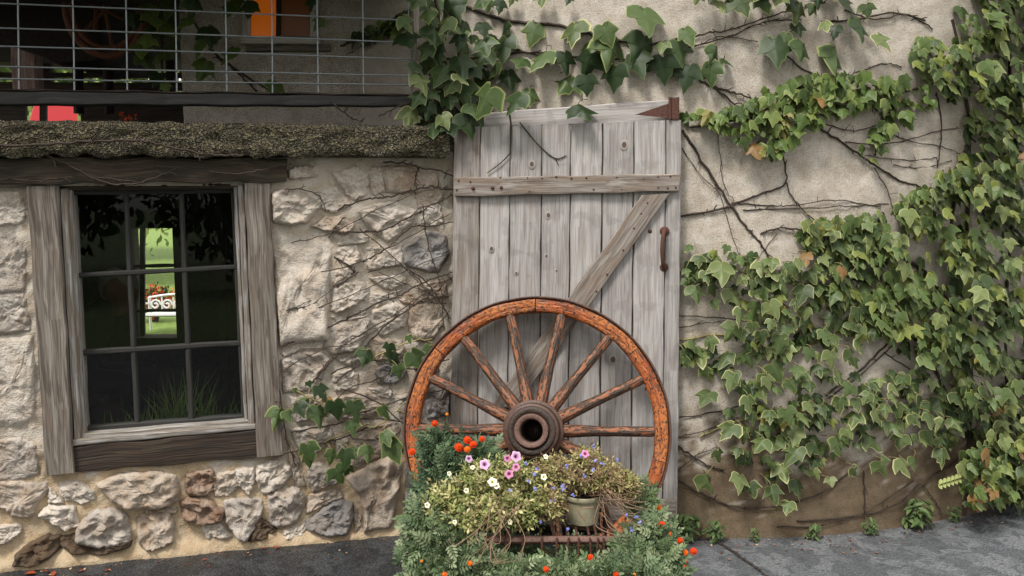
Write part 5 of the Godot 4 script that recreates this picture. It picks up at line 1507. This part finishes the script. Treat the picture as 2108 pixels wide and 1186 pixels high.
	for e in [[1985, 1060, 2000, 800, 1990, 500, 1995, 250, 1960, 40], [2080, 1030, 2070, 700, 2085, 350, 2070, -40], [2030, 600, 1960, 480, 1990, 300], [1990, 900, 1900, 720, 1800, 600, 1700, 500], [2140, 1000, 2150, 500, 2140, -40], [2010, 700, 1900, 560, 1780, 480]]:
		vine(st, e, 0.009, silo)
	part("stems", st.mesh(), M.bark, iv)

	# --- ivy on the stone wall
	iv = thing("ivy_vine", "sprig of large dark ivy leaves on the stone wall between window and wheel", "ivy", on_wall(700, 980, 0.03))
	st = Shape.new()
	for l in zoomed.call([730,240,140,890,180,90,960,250,140,1040,120,70,1090,260,150,1180,200,90,960,330,90,420,490,130,330,440,50,230,480,40,110,670,150,180,650,80,270,600,120,400,640,150,520,600,130,660,620,150,640,740,120,870,630,110,870,800,110,920,900,170,330,900,140,330,970,100,490,940,110,580,950,150,640,930,90,750,920,120,540,1060,140,600,1050,90,975,880,80,300,560,70,460,560,80], 540, 660, 3.489):
		put_leaf(iv, st, on_wall(l[0], l[1], 0.03), WALL_NORMAL, l[2] / 490.0 * 1.0, "glossy", rng.randf_range(0.04, 0.09), rng.randf_range(0.0, 0.5))
	vine(st, [600, 800, 660, 830, 720, 850, 760, 880, 800, 860, 860, 800], 0.004, wallf)
	vine(st, [640, 925, 680, 905, 720, 890, 760, 870], 0.004, wallf)
	vine(st, [760, 745, 800, 720, 860, 700, 890, 705], 0.004, wallf)
	part("stems", st.mesh(), M.petiole, iv)

	# --- ivy on the porch, behind the wire fence
	iv = thing("ivy_vine", "shaded ivy stems climbing behind the wire fence on the porch", "ivy", at_depth(400, 200, -4.4))
	st = Shape.new()
	for l in [[395, 15, 42], [352, 55, 44], [405, 95, 40], [430, 72, 44], [472, 112, 42], [418, 140, 44], [305, 82, 36], [290, 120, 38], [318, 158, 30], [335, 178, 24], [565, 182, 36], [515, 18, 40], [470, 10, 34], [490, 4, 30], [300, 20, 40], [322, 45, 36], [340, 8, 42], [310, 60, 34], [282, 48, 34], [295, 100, 36], [380, 45, 34], [640, 10, 26], [655, 45, 26], [345, 95, 32], [325, 118, 30]]:
		put_leaf(iv, st, at_depth(l[0], l[1], -4.3), Vector3(0.1, 0, 1).normalized(), l[2] / 410.0, "fresh" if rng.randf() < 0.6 else "glossy", rng.randf_range(-0.06, 0.06))
	for k in 60:
		var x := rng.randf_range(700, 845)
		put_leaf(iv, null, on_silo(x, 100 - (x - 700) * 0.42 + rng.randf_range(-18, 14), 0.03), silo_normal(on_silo(x, 90)), rng.randf_range(14, 24) / 410.0, "fresh" if rng.randf() < 0.4 else "glossy", 0.0)
	var porch := func(x: float, y: float) -> Vector3: return at_depth(x, y, -4.4)
	for e in [[430, 100, 460, 125, 520, 165, 560, 190], [470, 130, 500, 160, 530, 188], [330, 200, 335, 100, 320, 0, 330, -60], [460, 130, 420, 80, 390, 20, 380, -50], [700, 95, 770, 70, 850, 40]]:
		vine(st, e, 0.006, porch)
	part("stems", st.mesh(), M.bark, iv)

# ---------------------------------------------------------------- flowers
func petal_mesh() -> ArrayMesh:
	var s := Shape.new()
	var o := [Vector3(0, -0.5, 0), Vector3(0.3, -0.1, 0.08), Vector3(0.26, 0.25, 0.05), Vector3(0, 0.5, -0.08), Vector3(-0.26, 0.25, 0.05), Vector3(-0.3, -0.1, 0.08)]
	for q in o: s.p(q)
	s.p(Vector3(0, 0, -0.03))
	for i in 6: s.tri(6, i, (i + 1) % 6)
	return s.mesh(Vector3(0, 0, 1))

# feathery marigold leaf: a midrib with narrow toothed leaflets
func feather_mesh() -> ArrayMesh:
	var s := Shape.new()
	var leaflet := func(a: Vector3, d: Vector3, w: float) -> void:
		var side := d.cross(Vector3(0, 0, 1)).normalized() * w
		var k := s.p(a); var l := s.p(a + d * 0.45 + side + Vector3(0, 0, 0.03)); var m := s.p(a + d * 0.8 + side * 0.7 + Vector3(0, 0, 0.01)); var n := s.p(a + d); var o := s.p(a + d * 0.8 - side * 0.7 + Vector3(0, 0, 0.01)); var q := s.p(a + d * 0.45 - side + Vector3(0, 0, 0.03))
		s.tri(k, l, m); s.tri(k, m, n); s.tri(k, n, o); s.tri(k, o, q)
	for i in 4:
		var y := 0.18 + i * 0.2
		var z := -0.25 * y * y
		for sd in [-1.0, 1.0]:
			leaflet.call(Vector3(0, y, z), Vector3(0.40 * sd * (1.0 - i * 0.12), 0.16, -0.08), 0.085)
	leaflet.call(Vector3(0, 0.82, -0.17), Vector3(0, 0.4, -0.14), 0.1)
	leaflet.call(Vector3(0, 0, 0), Vector3(0, 0.9, -0.2), 0.02)
	return s.mesh(Vector3(0, 0, 1))

func sprig_mesh() -> ArrayMesh:
	var s := Shape.new()
	for i in 6:
		var a := i * 2.4
		var d := Vector3(cos(a) * 0.42, 0.15 + i * 0.05, sin(a) * 0.42)
		var base := Vector3(0, i * 0.16, 0)
		var side := d.cross(Vector3.UP).normalized() * 0.13
		var k := s.p(base); var l := s.p(base + d * 0.55 + side - Vector3(0, 0.03, 0)); var m := s.p(base + d); var n := s.p(base + d * 0.55 - side - Vector3(0, 0.03, 0)); var c := s.p(base + d * 0.55 + Vector3(0, 0.03, 0))
		s.tri(k, l, c); s.tri(l, m, c); s.tri(m, n, c); s.tri(n, k, c)
	return s.mesh(Vector3.UP)

func marigold_head(inner: Color, outer: Color, sd: int) -> ArrayMesh:
	var r := RandomNumberGenerator.new(); r.seed = sd
	var s := Shape.new()
	for ring in 4:
		var n := 11 - ring * 2
		for i in n:
			var a := TAU * i / n + ring * 0.4 + r.randf_range(-0.15, 0.15)
			var d := Vector3(cos(a), sin(a), 0)
			var t := Vector3(-sin(a), cos(a), 0)
			var rad := 0.5 - ring * 0.12
			var z := ring * 0.13
			var col := outer.lerp(inner, clampf(ring / 3.0 + r.randf_range(-0.2, 0.2), 0, 1))
			var k := s.p(d * 0.06 + Vector3(0, 0, z), Vector2.ZERO, col)
			var w := 0.16
			var l := s.p(d * rad * 0.7 + t * w + Vector3(0, 0, z + 0.07), Vector2.ZERO, col)
			var m := s.p(d * rad + t * w * 0.7 + Vector3(0, 0, z + r.randf_range(-0.06, 0.05)), Vector2.ZERO, col)
			var o := s.p(d * rad - t * w * 0.7 + Vector3(0, 0, z + r.randf_range(-0.06, 0.05)), Vector2.ZERO, col)
			var q := s.p(d * rad * 0.7 - t * w + Vector3(0, 0, z + 0.07), Vector2.ZERO, col)
			s.tri(k, l, m); s.tri(k, m, o); s.tri(k, o, q)
	return s.mesh(Vector3(0, 0, 1), true)

func trumpet(throat: Color, lip: Color) -> ArrayMesh:
	var s := Shape.new()
	var n := 20
	for ring in 4:
		for i in n:
			var a := TAU * i / n
			var lobe := 1.0 + 0.13 * cos(a * 5.0) * (ring / 3.0)
			var rad: float = [0.06, 0.12, 0.34, 0.5][ring] * lobe
			var z: float = [-0.5, -0.12, 0.0, -0.05 + 0.05 * sin(a * 10)][ring]
			s.p(Vector3(cos(a) * rad, sin(a) * rad, z), Vector2.ZERO, throat if ring < 2 else lip)
	for ring in 3:
		for i in n: s.quad(ring * n + i, ring * n + (i + 1) % n, (ring + 1) * n + (i + 1) % n, (ring + 1) * n + i)
	return s.mesh(Vector3(0, 0, 1), true)

func fill(clumps: Array, per: int, size: float, tones: Array, up: float) -> Array:
	var xf := []; var cols := []
	for c in clumps:   # [px, py, z, rx, ry, rz, share]
		var m := at_depth(c[0], c[1], c[2])
		for k in int(per * (c[6] if c.size() > 6 else 1.0)):
			var d := Vector3(rng.randfn(), rng.randfn(), rng.randfn()).normalized()
			var r := pow(rng.randf(), 0.45) * (0.85 + 0.5 * relief.get_noise_3d(d.x * 2 + m.x * 9, d.y * 2 + m.y * 9, d.z * 2))
			var p := m + Vector3(d.x * c[3], d.y * c[4], d.z * c[5]) * r
			if p.y < 0.02: continue
			var y := (d * 0.45 + Vector3(0, up * 0.5, 0.15) + Vector3(rng.randfn(), rng.randfn() * 0.8, rng.randfn() * 0.6) * 0.6).normalized()
			var z := Vector3(rng.randfn() * 0.5, 0.8, 0.8) + d * 0.6 + Vector3(rng.randfn(), rng.randfn(), rng.randfn()) * 0.25
			z = (z - y * z.dot(y)).normalized()
			xf.append(Transform3D(Basis(y.cross(z), y, z).scaled(Vector3.ONE * size * rng.randf_range(0.65, 1.3)), p))
			cols.append(tones[rng.randi() % tones.size()] * rng.randf_range(0.85, 1.12))
	return [xf, cols]

func heads(parent: Node3D, called: String, meshes: Array, list: Array, z: float, facing: Vector3, mat: Material) -> void:
	for k in list:   # [px, py, diameter in pixels, z]
		var o := MeshInstance3D.new()
		o.name = called
		o.mesh = meshes[k[4] if k.size() > 4 else rng.randi() % meshes.size()]
		o.material_override = mat
		parent.add_child(o, true)
		var zz: float = k[3] if k.size() > 3 else z
		var p := at_depth(k[0], k[1], zz)
		var n := (facing + Vector3(rng.randfn(), rng.randfn(), 0) * 0.35).normalized()
		var x := Vector3.UP.cross(n).normalized()
		o.transform = Transform3D(Basis(x, n.cross(x), n).rotated(n, rng.randf() * TAU).scaled(Vector3.ONE * k[2] * 0.7 / FOCAL * -zz), p - parent.position)

func stalks(parent: Node3D, list: Array, foot: Vector3, r: float, mat: Material) -> void:
	var s := Shape.new()
	for k in list:
		var tip := at_depth(k[0], k[1], k[3]) - Vector3(0, 0.004, 0.006)
		var f := foot + Vector3(rng.randf_range(-0.06, 0.06), 0, rng.randf_range(-0.04, 0.04))
		tube(s, smooth_path([f, f.lerp(tip, 0.6) + Vector3(rng.randf_range(-0.03, 0.03), 0.03, -0.02), tip], 4), r, r * 0.6, 5)
	part("stems", s.mesh(), mat, parent)

func build_flowers() -> void:
	var feather := feather_mesh()
	var sprig := sprig_mesh()
	var grey_green := [lin(96, 112, 80), lin(114, 128, 94), lin(80, 98, 68), lin(132, 142, 108), lin(90, 108, 70)]
	var deep_green := [lin(64, 84, 58), lin(80, 100, 70), lin(52, 70, 48), lin(98, 116, 84)]
	var mari := [marigold_head(lin(226, 84, 22), lin(206, 52, 16), 3), marigold_head(lin(236, 132, 34), lin(220, 84, 24), 5), marigold_head(lin(228, 160, 56), lin(220, 120, 40), 8)]
	var plants := [
		["bushy dark green marigold with orange-red heads, left of the hub", [[930, 965, -3.3, .10, .12, .10], [905, 1010, -3.28, .09, .10, .09], [980, 950, -3.32, .08, .07, .08], [900, 920, -3.32, .05, .07, .05, .4]], deep_green,
			[[895, 872, 20, -3.28, 0], [920, 853, 10, -3.3, 2], [945, 921, 28, -3.22, 0], [962, 906, 24, -3.22, 0], [974, 915, 22, -3.2, 0], [992, 904, 18, -3.24, 0], [848, 930, 22, -3.24, 0], [962, 925, 20, -3.2, 1]]],
		["grey-green marigold foliage spilling at the lower left of the flowers", [[872, 1062, -3.1, .055, .06, .07, .7], [915, 1118, -3.0, .09, .09, .09], [866, 1125, -3.05, .055, .07, .07, .8], [950, 1185, -2.95, .11, .08, .1], [888, 1190, -2.98, .085, .075, .1], [985, 1148, -3.0, .05, .05, .05, .5]], grey_green,
			[[968, 1160, 16, -2.86, 1], [915, 1183, 16, -2.84, 1], [868, 1155, 9, -2.92, 2]]],
		["grey-green marigold foliage in front of the rusty plant stand", [[1070, 1200, -2.9, .09, .06, .08], [1150, 1196, -2.88, .09, .06, .08], [1230, 1204, -2.88, .10, .065, .08], [1320, 1200, -2.9, .10, .08, .08], [1060, 1150, -3.38, .12, .09, .05], [1200, 1160, -3.38, .14, .09, .05]], grey_green,
			[[1124, 1172, 18, -2.8, 0], [1215, 1147, 20, -2.82, 0], [1268, 1183, 18, -2.8, 0]]],
		["grey-green marigold with orange heads at the right end of the flowers", [[1315, 1028, -3.25, .05, .05, .06, .6], [1340, 1112, -3.1, .075, .09, .08], [1362, 1168, -3.02, .075, .08, .08], [1300, 1145, -3.02, .06, .055, .06]], grey_green,
			[[1357, 1045, 20, -3.1, 2], [1363, 1080, 20, -3.06, 0], [1381, 1100, 14, -3.06, 1], [1400, 1113, 20, -3.02, 0], [1428, 1135, 22, -3.0, 0], [1412, 1138, 18, -2.98, 1], [1414, 1154, 12, -2.98, 1], [1409, 1166, 13, -2.98, 1], [1318, 1147, 11, -2.92, 1], [1306, 1183, 10, -2.86, 2]]]]
	for p in plants:
		var m := at_depth(p[1][0][0], p[1][0][1], p[1][0][2])
		if p[0].contains("front of"): m = at_depth(1150, 1178, -2.9)
		var o := thing("marigold_plant", p[0], "flower", Vector3(m.x, 0, m.z), "marigolds in front of the wheel")
		var f := fill(p[1], 230, 0.05, p[2], 0.7)
		scatter("foliage", feather, M.soft_leaf, f[0], f[1], o)
		heads(o, "flower_head", mari, p[3], -3.0, Vector3(0, 0.55, 1), M.petal)
		stalks(o, p[3], Vector3(m.x, 0, m.z), 0.003, M.green_stem)
		var s := Shape.new()
		for c in p[1]:
			var tip := at_depth(c[0], c[1], c[2])
			for k in 3: tube(s, smooth_path([Vector3(m.x + rng.randf_range(-.04, .04), 0, m.z), Vector3(lerpf(m.x, tip.x, 0.6), tip.y * 0.5, tip.z), tip + Vector3(rng.randf_range(-.05, .05), 0.02, 0)], 4), 0.005, 0.003, 5)
		part("branches", s.mesh(), M.green_stem, o)

	# rusty stand
	var zf := -3.03; var zk := -3.33
	var L := at_depth(982, 1112, zf); var Rr := at_depth(1264, 1112, zf)
	var st := thing("plant_stand", "rusty iron plant stand with a round front bar, under the flower pot", "stand", Vector3((L.x + Rr.x) / 2, 0, (zf + zk) / 2))
	var y := L.y
	var bar := func(called: String, a: Vector3, b: Vector3, r: float, mat: Material) -> void:
		var s := Shape.new()
		tube(s, smooth_path([a, (a + b) / 2, b], 5), r, r, 9, 0.05)
		part(called, s.mesh(), mat, st)
	bar.call("front_bar", L, Rr, 0.0145, M.rust_pale)
	bar.call("back_bar", Vector3(L.x, y, zk), Vector3(Rr.x, y, zk), 0.012, M.rust)
	bar.call("side_bar", L, Vector3(L.x, y, zk), 0.010, M.rust)
	bar.call("side_bar", Rr, Vector3(Rr.x, y, zk), 0.010, M.rust)
	for k in [[L.x, zf], [Rr.x, zf], [L.x, zk], [Rr.x, zk]]:
		bar.call("leg", Vector3(k[0], 0.0, k[1]), Vector3(k[0], y, k[1]), 0.009, M.rust)
	for x in [1002, 1040, 1078, 1112, 1146, 1168, 1188, 1213, 1228, 1243]:
		var a := at_depth(x, 1098, zf)
		bar.call("rod", Vector3(a.x, y + 0.011, zk), Vector3(a.x, y + 0.016, zf), 0.0042, M.rust)
		bar.call("rod", Vector3(a.x + rng.randf_range(-0.005, 0.005), y + 0.016, zf + 0.019), Vector3(a.x + rng.randf_range(-0.012, 0.012), y - rng.randf_range(0.05, 0.16), zf + 0.024), 0.0038, M.rust)
	# pot on the stand
	var pc := at_depth(1200, 1098, -3.16)
	pc.y = y + 0.0165
	var pot := thing("flower_pot", "tapered beige glazed flower pot on the rusty stand", "pot", pc)
	var s2 := Shape.new()
	var ph: float = at_depth(1200, 1014, -3.16).y - pc.y
	lathe(s2, pc, Vector3.UP, [Vector2(0.0008, 0.0), Vector2(0.050, 0.0), Vector2(0.053, 0.004), Vector2(0.060, ph * 0.6), Vector2(0.064, ph - 0.018), Vector2(0.070, ph - 0.016), Vector2(0.071, ph - 0.002), Vector2(0.068, ph), Vector2(0.063, ph - 0.002), Vector2(0.060, ph - 0.02)], 40)
	part("vessel", s2.mesh(), M.glazed, pot)
	s2 = Shape.new()
	lathe(s2, pc, Vector3.UP, [Vector2(0.061, ph - 0.02), Vector2(0.03, ph - 0.012), Vector2(0.0008, ph - 0.01)], 24)
	part("soil", s2.mesh(Vector3.UP), M.soil, pot)
	# dark basket beside it
	var bc := at_depth(1035, 1098, -3.17)
	bc.y = y + 0.0165
	var bas := thing("planter_basket", "dark brown planter basket half hidden under pale petunias", "basket", bc)
	s2 = Shape.new()
	lathe(s2, bc, Vector3.UP, [Vector2(0.0008, 0.0), Vector2(0.085, 0.0), Vector2(0.090, 0.004), Vector2(0.104, 0.10), Vector2(0.110, 0.102), Vector2(0.110, 0.115), Vector2(0.103, 0.116), Vector2(0.098, 0.1)], 32)
	part("vessel", s2.mesh(), M.iron_dark, bas)
	s2 = Shape.new()
	lathe(s2, bc, Vector3.UP, [Vector2(0.099, 0.1), Vector2(0.05, 0.106), Vector2(0.0008, 0.108)], 24)
	part("soil", s2.mesh(Vector3.UP), M.soil, bas)

	# petunias in the basket
	var straw := [lin(150, 152, 92), lin(172, 168, 112), lin(126, 134, 74), lin(188, 180, 130), lin(136, 124, 84), lin(104, 116, 62)]
	var pe := thing("petunia_plant", "straggling yellow-green petunia with pink and white blooms in the dark basket", "flower", bc + Vector3(0, 0.108, 0))
	var f := fill([[1000, 1000, -3.12, .10, .075, .09], [935, 1035, -3.08, .09, .07, .09], [1055, 985, -3.14, .08, .06, .08], [1075, 1045, -3.06, .09, .06, .07], [955, 1075, -3.03, .07, .06, .06], [905, 1045, -3.08, .05, .05, .06, .6], [1020, 1055, -3.04, .07, .05, .06]], 420, 0.034, straw, 0.5)
	scatter("foliage", sprig, M.soft_leaf, f[0], f[1], pe)
	var lilac := trumpet(lin(150, 90, 140), lin(214, 176, 206)); var pink := trumpet(lin(150, 70, 110), lin(206, 140, 178)); var cream := trumpet(lin(210, 200, 120), lin(236, 230, 214))
	var blooms := [[965, 945, 22, -3.0, 0], [998, 956, 32, -2.98, 0], [1045, 944, 22, -3.02, 1], [1063, 940, 34, -3.02, 0], [1048, 976, 26, -2.98, 1], [1062, 962, 24, -3.0, 1], [973, 962, 14, -3.0, 2], [1014, 992, 28, -2.96, 2], [1022, 1000, 20, -2.96, 2], [1120, 982, 20, -2.98, 2], [1124, 940, 16, -3.04, 2], [880, 1040, 18, -2.98, 2], [936, 1075, 14, -2.94, 2], [1050, 1075, 16, -2.96, 2], [925, 975, 14, -3.02, 2], [960, 1010, 16, -2.97, 2]]
	heads(pe, "bloom", [lilac, pink, cream], blooms, -3.0, Vector3(-0.1, 0.35, 1), M.petal)
	stalks(pe, blooms, bc + Vector3(0, 0.1, 0), 0.002, M.green_stem)
	# long dry runners hanging forward
	s2 = Shape.new()
	for k in 9:
		var a := bc + Vector3(rng.randf_range(-0.05, 0.08), 0.11, 0.06)
		var e := at_depth(rng.randf_range(915, 1075), rng.randf_range(1110, 1170), rng.randf_range(-2.94, -2.86))
		var m1 := a.lerp(e, 0.35) + Vector3(rng.randf_range(-0.04, 0.04), 0.05, 0.07)
		var m2 := a.lerp(e, 0.7) + Vector3(rng.randf_range(-0.04, 0.04), rng.randf_range(0.0, 0.04), 0.04)
		tube(s2, smooth_path([a, m1, m2, e], 6), 0.0017, 0.001, 5, 0.1)
		tube(s2, smooth_path([m2, m2.lerp(e, 0.5) + Vector3(rng.randf_range(-0.05, 0.05), -0.02, 0.02), e + Vector3(rng.randf_range(-0.08, 0.08), 0.02, 0)], 4), 0.0013, 0.0009, 4, 0.1)
	part("dry_runners", s2.mesh(), M.dry_stem, pe)

	# lobelia in the pot
	var lob := thing("lobelia_plant", "half dried trailing lobelia with tiny blue flowers in the beige pot", "flower", pc + Vector3(0, ph - 0.01, 0))
	var rusty := [lin(150, 134, 92), lin(168, 152, 108), lin(132, 128, 76), lin(128, 100, 80), lin(176, 168, 116), lin(114, 120, 66)]
	f = fill([[1190, 980, -3.15, .085, .06, .08], [1245, 985, -3.14, .07, .055, .08], [1140, 970, -3.16, .06, .05, .07], [1135, 1040, -3.06, .04, .05, .05, .8], [1285, 1000, -3.12, .05, .05, .06, .7], [1210, 955, -3.18, .06, .05, .06, .7]], 400, 0.027, rusty, 0.6)
	scatter("foliage", sprig, M.soft_leaf, f[0], f[1], lob)
	var bx := []; var bcol := []
	var blue := [[1105, 963], [1100, 977], [1087, 992], [1100, 1006], [1137, 1007], [1158, 1000], [1160, 1007], [1140, 1030], [1133, 1032], [1203, 978], [1222, 967], [1225, 948], [1224, 918], [1272, 948], [1003, 1067], [1113, 1075], [1170, 1088], [1050, 1010], [1165, 960], [1195, 940], [1290, 1060], [1315, 1075], [1300, 1090], [1310, 1062], [1180, 1020], [1085, 955], [1240, 955]]
	for k in blue:
		for m in 3:
			bx.append(Transform3D(Basis.from_euler(Vector3(rng.randf_range(-0.7, 0.2), rng.randf_range(-0.6, 0.6), rng.randf() * TAU)).scaled(Vector3.ONE * 0.011), at_depth(k[0] + rng.randf_range(-3, 3), k[1] + rng.randf_range(-3, 3), -3.02)))
			bcol.append(lin(120, 128, 206).lerp(lin(158, 160, 222), rng.randf()))
	scatter("blue_flowers", petal_mesh(), M.petal, bx, bcol, lob)
	heads(lob, "bloom", [pink], [[1205, 934, 24, -3.08, 0]], -3.08, Vector3(0.4, 0.2, 1), M.petal)
	s2 = Shape.new()
	for k in 30:
		var a := pc + Vector3(rng.randf_range(0.0, 0.06), ph, rng.randf_range(-0.02, 0.05))
		var e := at_depth(rng.randf_range(1255, 1338), rng.randf_range(1010, 1098), rng.randf_range(-3.1, -2.98))
		var w1 := a.lerp(e, 0.33) + Vector3(rng.randf_range(-0.02, 0.03), rng.randf_range(0.01, 0.05), 0.02)
		var w2 := a.lerp(e, 0.7) + Vector3(rng.randf_range(-0.025, 0.025), rng.randf_range(-0.02, 0.03), 0.02)
		tube(s2, smooth_path([a, w1, w2, e], 5), 0.0015, 0.0008, 4, 0.1)
	for k in 26:
		var a := pc + Vector3(rng.randf_range(-0.06, 0.04), ph, rng.randf_range(0.0, 0.05))
		var e := at_depth(rng.randf_range(1100, 1290), rng.randf_range(915, 975), rng.randf_range(-3.16, -3.04))
		tube(s2, smooth_path([a, a.lerp(e, 0.5) + Vector3(0.0, 0.02, 0.02), e], 4), 0.0014, 0.0009, 4, 0.1)
	for k in [[1232, 1040, 1225, 1080, 1262, 1100, 1320, 1112], [1240, 1060, 1275, 1095, 1340, 1130], [1205, 1072, 1190, 1050, 1222, 1044]]:
		var pts := []
		for i in range(0, k.size(), 2): pts.append(at_depth(k[i], k[i + 1], -3.05))
		tube(s2, smooth_path(pts, 6), 0.0028, 0.002, 5, 0.1)
	part("dry_stems", s2.mesh(), M.dry_stem, lob)

# ---------------------------------------------------------------- weeds and litter at the foot of the silo
func build_weeds() -> void:
	var tones := [lin(72, 92, 50), lin(90, 108, 62), lin(58, 76, 42)]
	var spots := [[1885, 1068, 62, "largest narrow-leaved weed at the foot of the silo"], [1962, 1052, 34, "small weed near the leafy bush at the silo foot"], [1790, 1085, 36, "weed with a tall stem under a hanging vine at the silo foot"], [1672, 1100, 34, "small leafy weed in the middle of the silo foot"], [1552, 1104, 26, "tiny weed left of the middle of the silo foot"], [1470, 1106, 44, "weed growing by the crack in the asphalt"], [1412, 1098, 54, "dark weed growing beside the bottom of the door"]]
	for w in spots:
		var g := on_silo(w[0], w[1], 0.03)
		g.y = 0.0
		var o := thing("weed", w[3], "weed", g, "weeds at the foot of the silo")
		var s := Shape.new()
		var h: float = w[2] / 480.0
		for k in 4 + int(w[2] / 10.0):
			var a := rng.randf() * TAU
			var tip := g + Vector3(cos(a) * h * 0.55, h * rng.randf_range(0.35, 1.0), absf(sin(a)) * h * 0.4)
			tube(s, smooth_path([g, g.lerp(tip, 0.5) + Vector3(0, h * 0.12, 0), tip], 3), 0.002, 0.001, 4)
		part("stems", s.mesh(), M.green_stem, o)
		var xf := []; var cols := []
		for k in int(w[2] * 1.1):
			var a := rng.randf() * TAU
			var q := g + Vector3(cos(a) * h * 0.5 * rng.randf(), h * rng.randf_range(0.15, 1.0), absf(sin(a)) * h * 0.45 * rng.randf() + 0.005)
			var b := leaf_basis(Vector3(cos(a), 0.2, absf(sin(a)) + 0.3).normalized(), rng.randf_range(0.3, 1.1), 0, rng.randf_range(-1.2, 1.2))
			xf.append(Transform3D(b.scaled_local(Vector3(0.55, 1.0, 1.0) * h * 0.42), q))
			cols.append(tones[rng.randi() % 3])
		scatter("leaves", petal_mesh(), M.soft_leaf, xf, cols, o)
	# broad-leaved bush at the right
	var g := on_ground(2045, 1046)
	var o := thing("broadleaf_bush", "broad-leaved green bush at the foot of the silo on the far right", "bush", g)
	var st := Shape.new()
	var frond := Shape.new()
	for k in 200:
		var x := rng.randf_range(1985, 2150); var yy := rng.randf_range(915, 1045)
		if (x - 1985) < (950 - yy) * 0.9: continue
		var p := on_silo(x, yy, rng.randf_range(0.04, 0.26))
		put_leaf(o, st if k % 2 == 0 else null, p, silo_normal(p), rng.randf_range(0.035, 0.075), "fresh" if k % 3 == 0 else "mixed", 0.0)
	part("stems", st.mesh(), M.green_stem, o)
	# little compound leaf reaching left
	var xf := []; var cols := []
	for k in 8:
		for sd in [-1.0, 1.0]:
			var p := on_silo(1936 + k * 8, 997 - k * 2.5 + sd * 5, 0.1)
			xf.append(Transform3D(leaf_basis(Vector3(0, 0, 1), 0.3, 0, 0.5 * sd).scaled(Vector3.ONE * 0.028), p))
			cols.append(lin(170, 178, 112))
	scatter("leaflets", petal_mesh(), M.soft_leaf, xf, cols, o)
	# fallen leaves and grit lying along the walls
	xf = []; cols = []
	var browns := [lin(128, 70, 48), lin(170, 92, 60), lin(96, 58, 44), lin(150, 110, 78), lin(78, 50, 40), lin(196, 160, 120)]
	for k in 240:
		var p: Vector3
		if rng.randf() < 0.3:
			p = on_wall(rng.randf_range(0, 830), 600, 0.03 + absf(rng.randfn()) * 0.08)
		else:
			var a := rng.randf_range(-0.1, 0.75)
			p = SILO_CENTRE + Vector3(sin(a), 0, cos(a)) * (SILO_RADIUS + 0.015 + absf(rng.randfn()) * 0.10)
		p.y = 0.006
		xf.append(Transform3D(Basis.from_euler(Vector3(-PI / 2 + rng.randf_range(-0.3, 0.3), rng.randf() * TAU, 0)).scaled(Vector3.ONE * rng.randf_range(0.005, 0.017)), p))
		cols.append(browns[rng.randi() % browns.size()])
	for k in [[543, 1128, .035], [570, 1127, .04], [62, 1180, .05], [95, 1176, .03], [110, 1180, .03], [165, 1175, .025], [220, 1174, .025], [420, 1152, .025], [445, 1118, .02]]:
		var p := on_ground(k[0], k[1], 0.012)
		xf.append(Transform3D(Basis.from_euler(Vector3(-PI / 2 + rng.randf_range(-0.4, 0.4), rng.randf() * TAU, 0)).scaled(Vector3.ONE * k[2]), p))
		cols.append(lin(150, 70, 46))
	var lit := scatter("fallen_leaves", petal_mesh(), M.petal, xf, cols, self)
	tag(lit, "brown and orange leaf litter along the foot of the walls", "leaves", "", "stuff")

# ---------------------------------------------------------------- trees behind the camera, mirrored dark in the window glass
func build_trees() -> void:
	var k := 0
	var where := ["far left", "left", "middle", "right", "far right"]
	for j in 5:
		leafy_bush("yard_shrub", "dark green shrub across the yard behind the viewer, %s of the row" % where[j], Vector3(-5.0 + j * 3.0, 0, 5.6 + (j % 2) * 0.5), Vector3(1.9, 2.8, 1.0), 1700, [lin(44, 60, 30), lin(60, 78, 38), lin(36, 50, 26)], 0.17)
	for t in [[-9.0, 8.5, 7.5], [-3.5, 11.0, 9.0], [2.5, 9.5, 8.0], [8.5, 9.0, 8.5]]:
		k += 1
		var base := Vector3(t[0], 0, t[1])
		var o := thing("broadleaf_tree", ["dark broadleaf tree farthest left across the yard", "tallest dark broadleaf tree across the yard", "dark broadleaf tree facing the plank door across the yard", "dark broadleaf tree farthest right across the yard"][k - 1], "tree", base, "trees across the yard")
		var s := Shape.new()
		tube(s, smooth_path([base, base + Vector3(0.1, t[2] * 0.3, 0), base + Vector3(-0.1, t[2] * 0.8, 0.1)], 6), 0.22, 0.06, 10, 0.08)
		for j in 7:
			var a := TAU * j / 7.0
			tube(s, smooth_path([base + Vector3(0, t[2] * (0.25 + 0.06 * j), 0), base + Vector3(cos(a) * 1.0, t[2] * (0.4 + 0.06 * j), sin(a) * 1.0), base + Vector3(cos(a) * 2.0, t[2] * (0.48 + 0.06 * j), sin(a) * 2.0)], 4), 0.08, 0.02, 6)
		part("trunk", s.mesh(), M.bark, o)
		var xf := []; var cols := []
		for c in 26:
			var d := Vector3(rng.randfn(), rng.randfn(), rng.randfn()).normalized() * pow(rng.randf(), 0.4)
			var m := base + Vector3(d.x * 2.9, t[2] * 0.52 + d.y * t[2] * 0.44, d.z * 2.6)
			for j in 120:
				var p := m + Vector3(rng.randfn(), rng.randfn(), rng.randfn()) * 0.42
				if p.y < 0.2: continue
				xf.append(Transform3D(Basis.from_euler(Vector3(rng.randf_range(-1.3, 0.3), rng.randf() * TAU, rng.randf() * 2)).scaled(Vector3.ONE * rng.randf_range(0.16, 0.34)), p))
				cols.append(lin(52, 70, 34).lerp(lin(78, 96, 48), rng.randf()))
		scatter("crown", petal_mesh(), M.soft_leaf, xf, cols, o)
